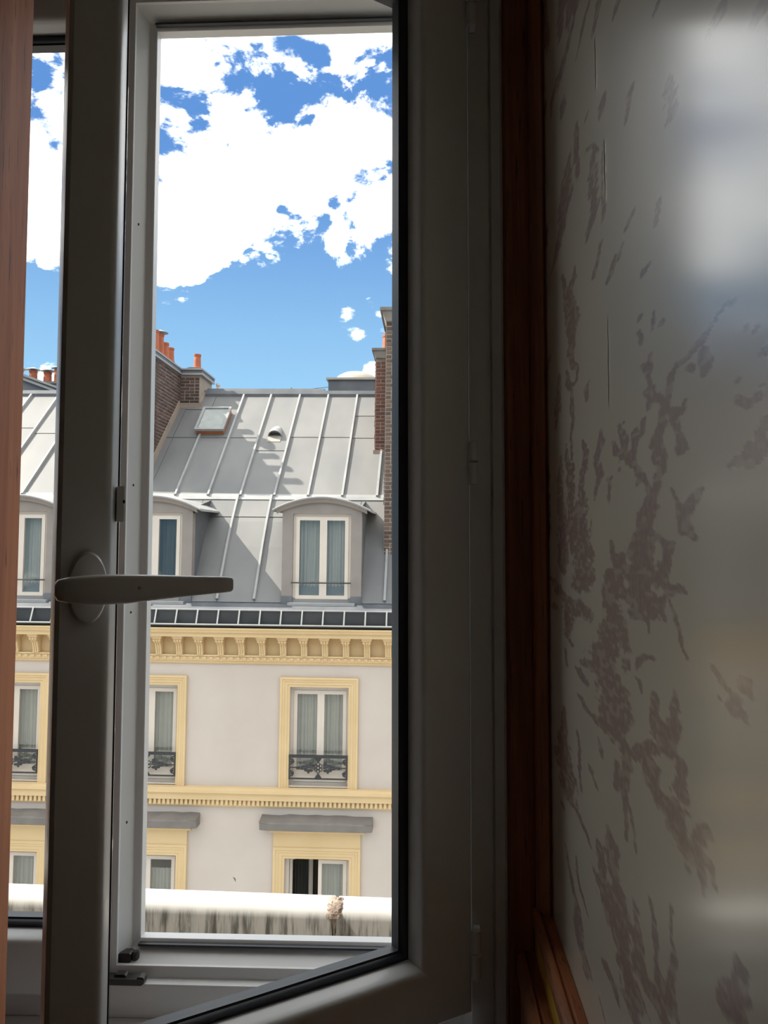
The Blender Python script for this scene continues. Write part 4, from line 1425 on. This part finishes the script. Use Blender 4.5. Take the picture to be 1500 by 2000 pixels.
m.prism([(-3.9, 5.493), (-3.85, 5.54), (-3.35, 5.56), (-3.20, 5.493)], 'y', 1.45, 4.6)
m.prism([(-3.2, 5.493), (-3.05, 5.55), (-2.85, 5.55), (-2.70, 5.493)], 'y', 3.75, 4.6)
m.build('cap_mortar', 'stone_cap', CH)
for k, (x, y, h) in enumerate(((-3.34, 1.75, .50), (-3.34, 2.05, .52), (-3.34, 2.36, .46), (-3.34, 2.66, .46), (-3.34, 2.98, .36), (-3.34, 3.32, .34), (-2.92, 3.95, .36))):
    pot(CH, x, y, 5.535, h)
m = MB()
m.lathe([(.17, 6.03), (.02, 6.09)], -3.34, 2.66, 14)
m.lathe([(.012, 5.9), (.012, 6.02)], -3.34, 2.66, 8)
m.build('pot_cowl', 'zinc_pale', CH, smooth=40)

# tall stack at the other end of the roof, and the lower one behind it
C2 = empty('chimney_stack', (0, 0, 0), parent=BLD)
MB().box(1.69, 3.05, .55, 1.75, .9, 5.62).build('stack_core', 'mortar', C2)
brick_face(C2, (1.69, .55, 0), 0.0, 1.36, 1.20, 5.60, 'brick_brown', lambda x, z: x < .34, lambda x, z: z < 1.2, 5)
brick_face(C2, (1.69, 1.75, 0), -PI / 2, 1.20, 2.2, 5.60, 'brick_brown', lambda x, z: False, lambda x, z: z < roofz(1.75 - x), 6)
MB().box(1.68, 3.06, .53, .56, .98, 1.20).build('mortar_fillet', 'flashing_mortar', C2)
m = MB()
m.prism([(1.69, 5.60), (3.05, 5.60), (3.13, 5.80), (1.61, 5.80)], 'y', .47, 1.83)
m.build('corbel', 'stone_cap', C2)
MB().box(1.58, 3.16, .44, 1.86, 5.80, 5.86).build('cap_slab', 'stone_cap', C2)
for x in (1.86, 2.22, 2.6, 2.92):
    pot(C2, x, 1.1, 5.86, .42, .10)
C3 = empty('chimney_stack', (0, 0, 0), parent=BLD)
MB().box(1.36, 2.9, 2.42, 3.6, 3.2, 5.42).build('stack_core', 'mortar', C3)
brick_face(C3, (1.36, 2.42, 0), 0.0, 1.54, 3.45, 5.40, 'brick_red', lambda x, z: x < .42, None, 8)
brick_face(C3, (1.36, 3.6, 0), -PI / 2, 1.18, 3.5, 5.40, 'brick_red', lambda x, z: False, lambda x, z: z < roofz(3.6 - x), 9)
MB().box(1.33, 1.80, 2.38, 2.43, 3.28, 3.46).build('mortar_fillet', 'flashing_mortar', C3)
m = MB()
m.prism([(1.36, 5.40), (2.9, 5.40), (2.96, 5.56), (1.30, 5.56)], 'y', 2.36, 3.66)
m.build('corbel', 'stone_cap', C3)
MB().box(1.28, 2.98, 2.34, 3.68, 5.56, 5.61).build('cap_slab', 'stone_cap', C3)
for x in (1.55, 1.9, 2.25):
    pot(C3, x, 3.0, 5.61, .46, .10)

# ---------------------------------------------------------------- gable and pots of the house behind
NB = empty('rear_house', (-10.2, 19.5, 0.3), (0, ROLL, 0))
tag(NB, 'grey gabled house with capped terracotta pots rising behind the zinc roof', 'building')
MB().prism([(-3.0, -14), (2.6, -14), (2.6, 4.65), (1.6, 5.01), (-3.0, 6.67)], 'y', 0.4, 1.9).build('gable_wall', 'zinc_old', NB)
MB().prism([(-3.05, 6.68), (1.8, 4.94), (1.82, 4.99), (-3.03, 6.74)], 'y', 0.3, 0.75).build('gable_coping', 'zinc_pale', NB)
MB().prism([(-3.05, 6.82), (1.9, 5.03), (1.92, 5.08), (-3.03, 6.88)], 'y', 0.9, 1.2).build('gable_coping', 'zinc_pale', NB)
MB().prism([(-3.05, 6.70), (1.9, 4.93), (1.9, 5.03), (-3.05, 6.80)], 'y', 0.95, 1.3).build('gable_board', 'stone_cap', NB)
MB().box(-2.6, 0.4, 2.0, 2.7, 2.0, 6.14).build('stack_wall', 'stone_cap', NB)
MB().box(-2.65, 0.45, 1.96, 2.74, 6.14, 6.21).build('stack_cap', 'stone_cap', NB)
for x, h in ((-1.98, .40), (-1.56, .38), (-1.13, .34), (-.81, .42)):
    p = pot(NB, x, 2.32, 6.21, h, .12)
    m = MB()
    m.lathe([(.20, 6.21 + h + .03), (.19, 6.21 + h + .05), (.05, 6.21 + h + .10), (.01, 6.21 + h + .105)], x, 2.32, 14)
    for a in range(3):
        m.tube([(x + .09 * math.cos(a * 2.1), 2.32 + .09 * math.sin(a * 2.1), 6.21 + h - .03), (x + .09 * math.cos(a * 2.1), 2.32 + .09 * math.sin(a * 2.1), 6.21 + h + .05)], .01, 5)
    m.build('pot_cowl', 'zinc_pale', p, smooth=40)

# ---------------------------------------------------------------- street far below
tag(MB().box(-150, 150, -150, 150, -14.6, -14.2).build('street', 'asphalt'), 'grey street far below the windows', 'street', kind='structure')
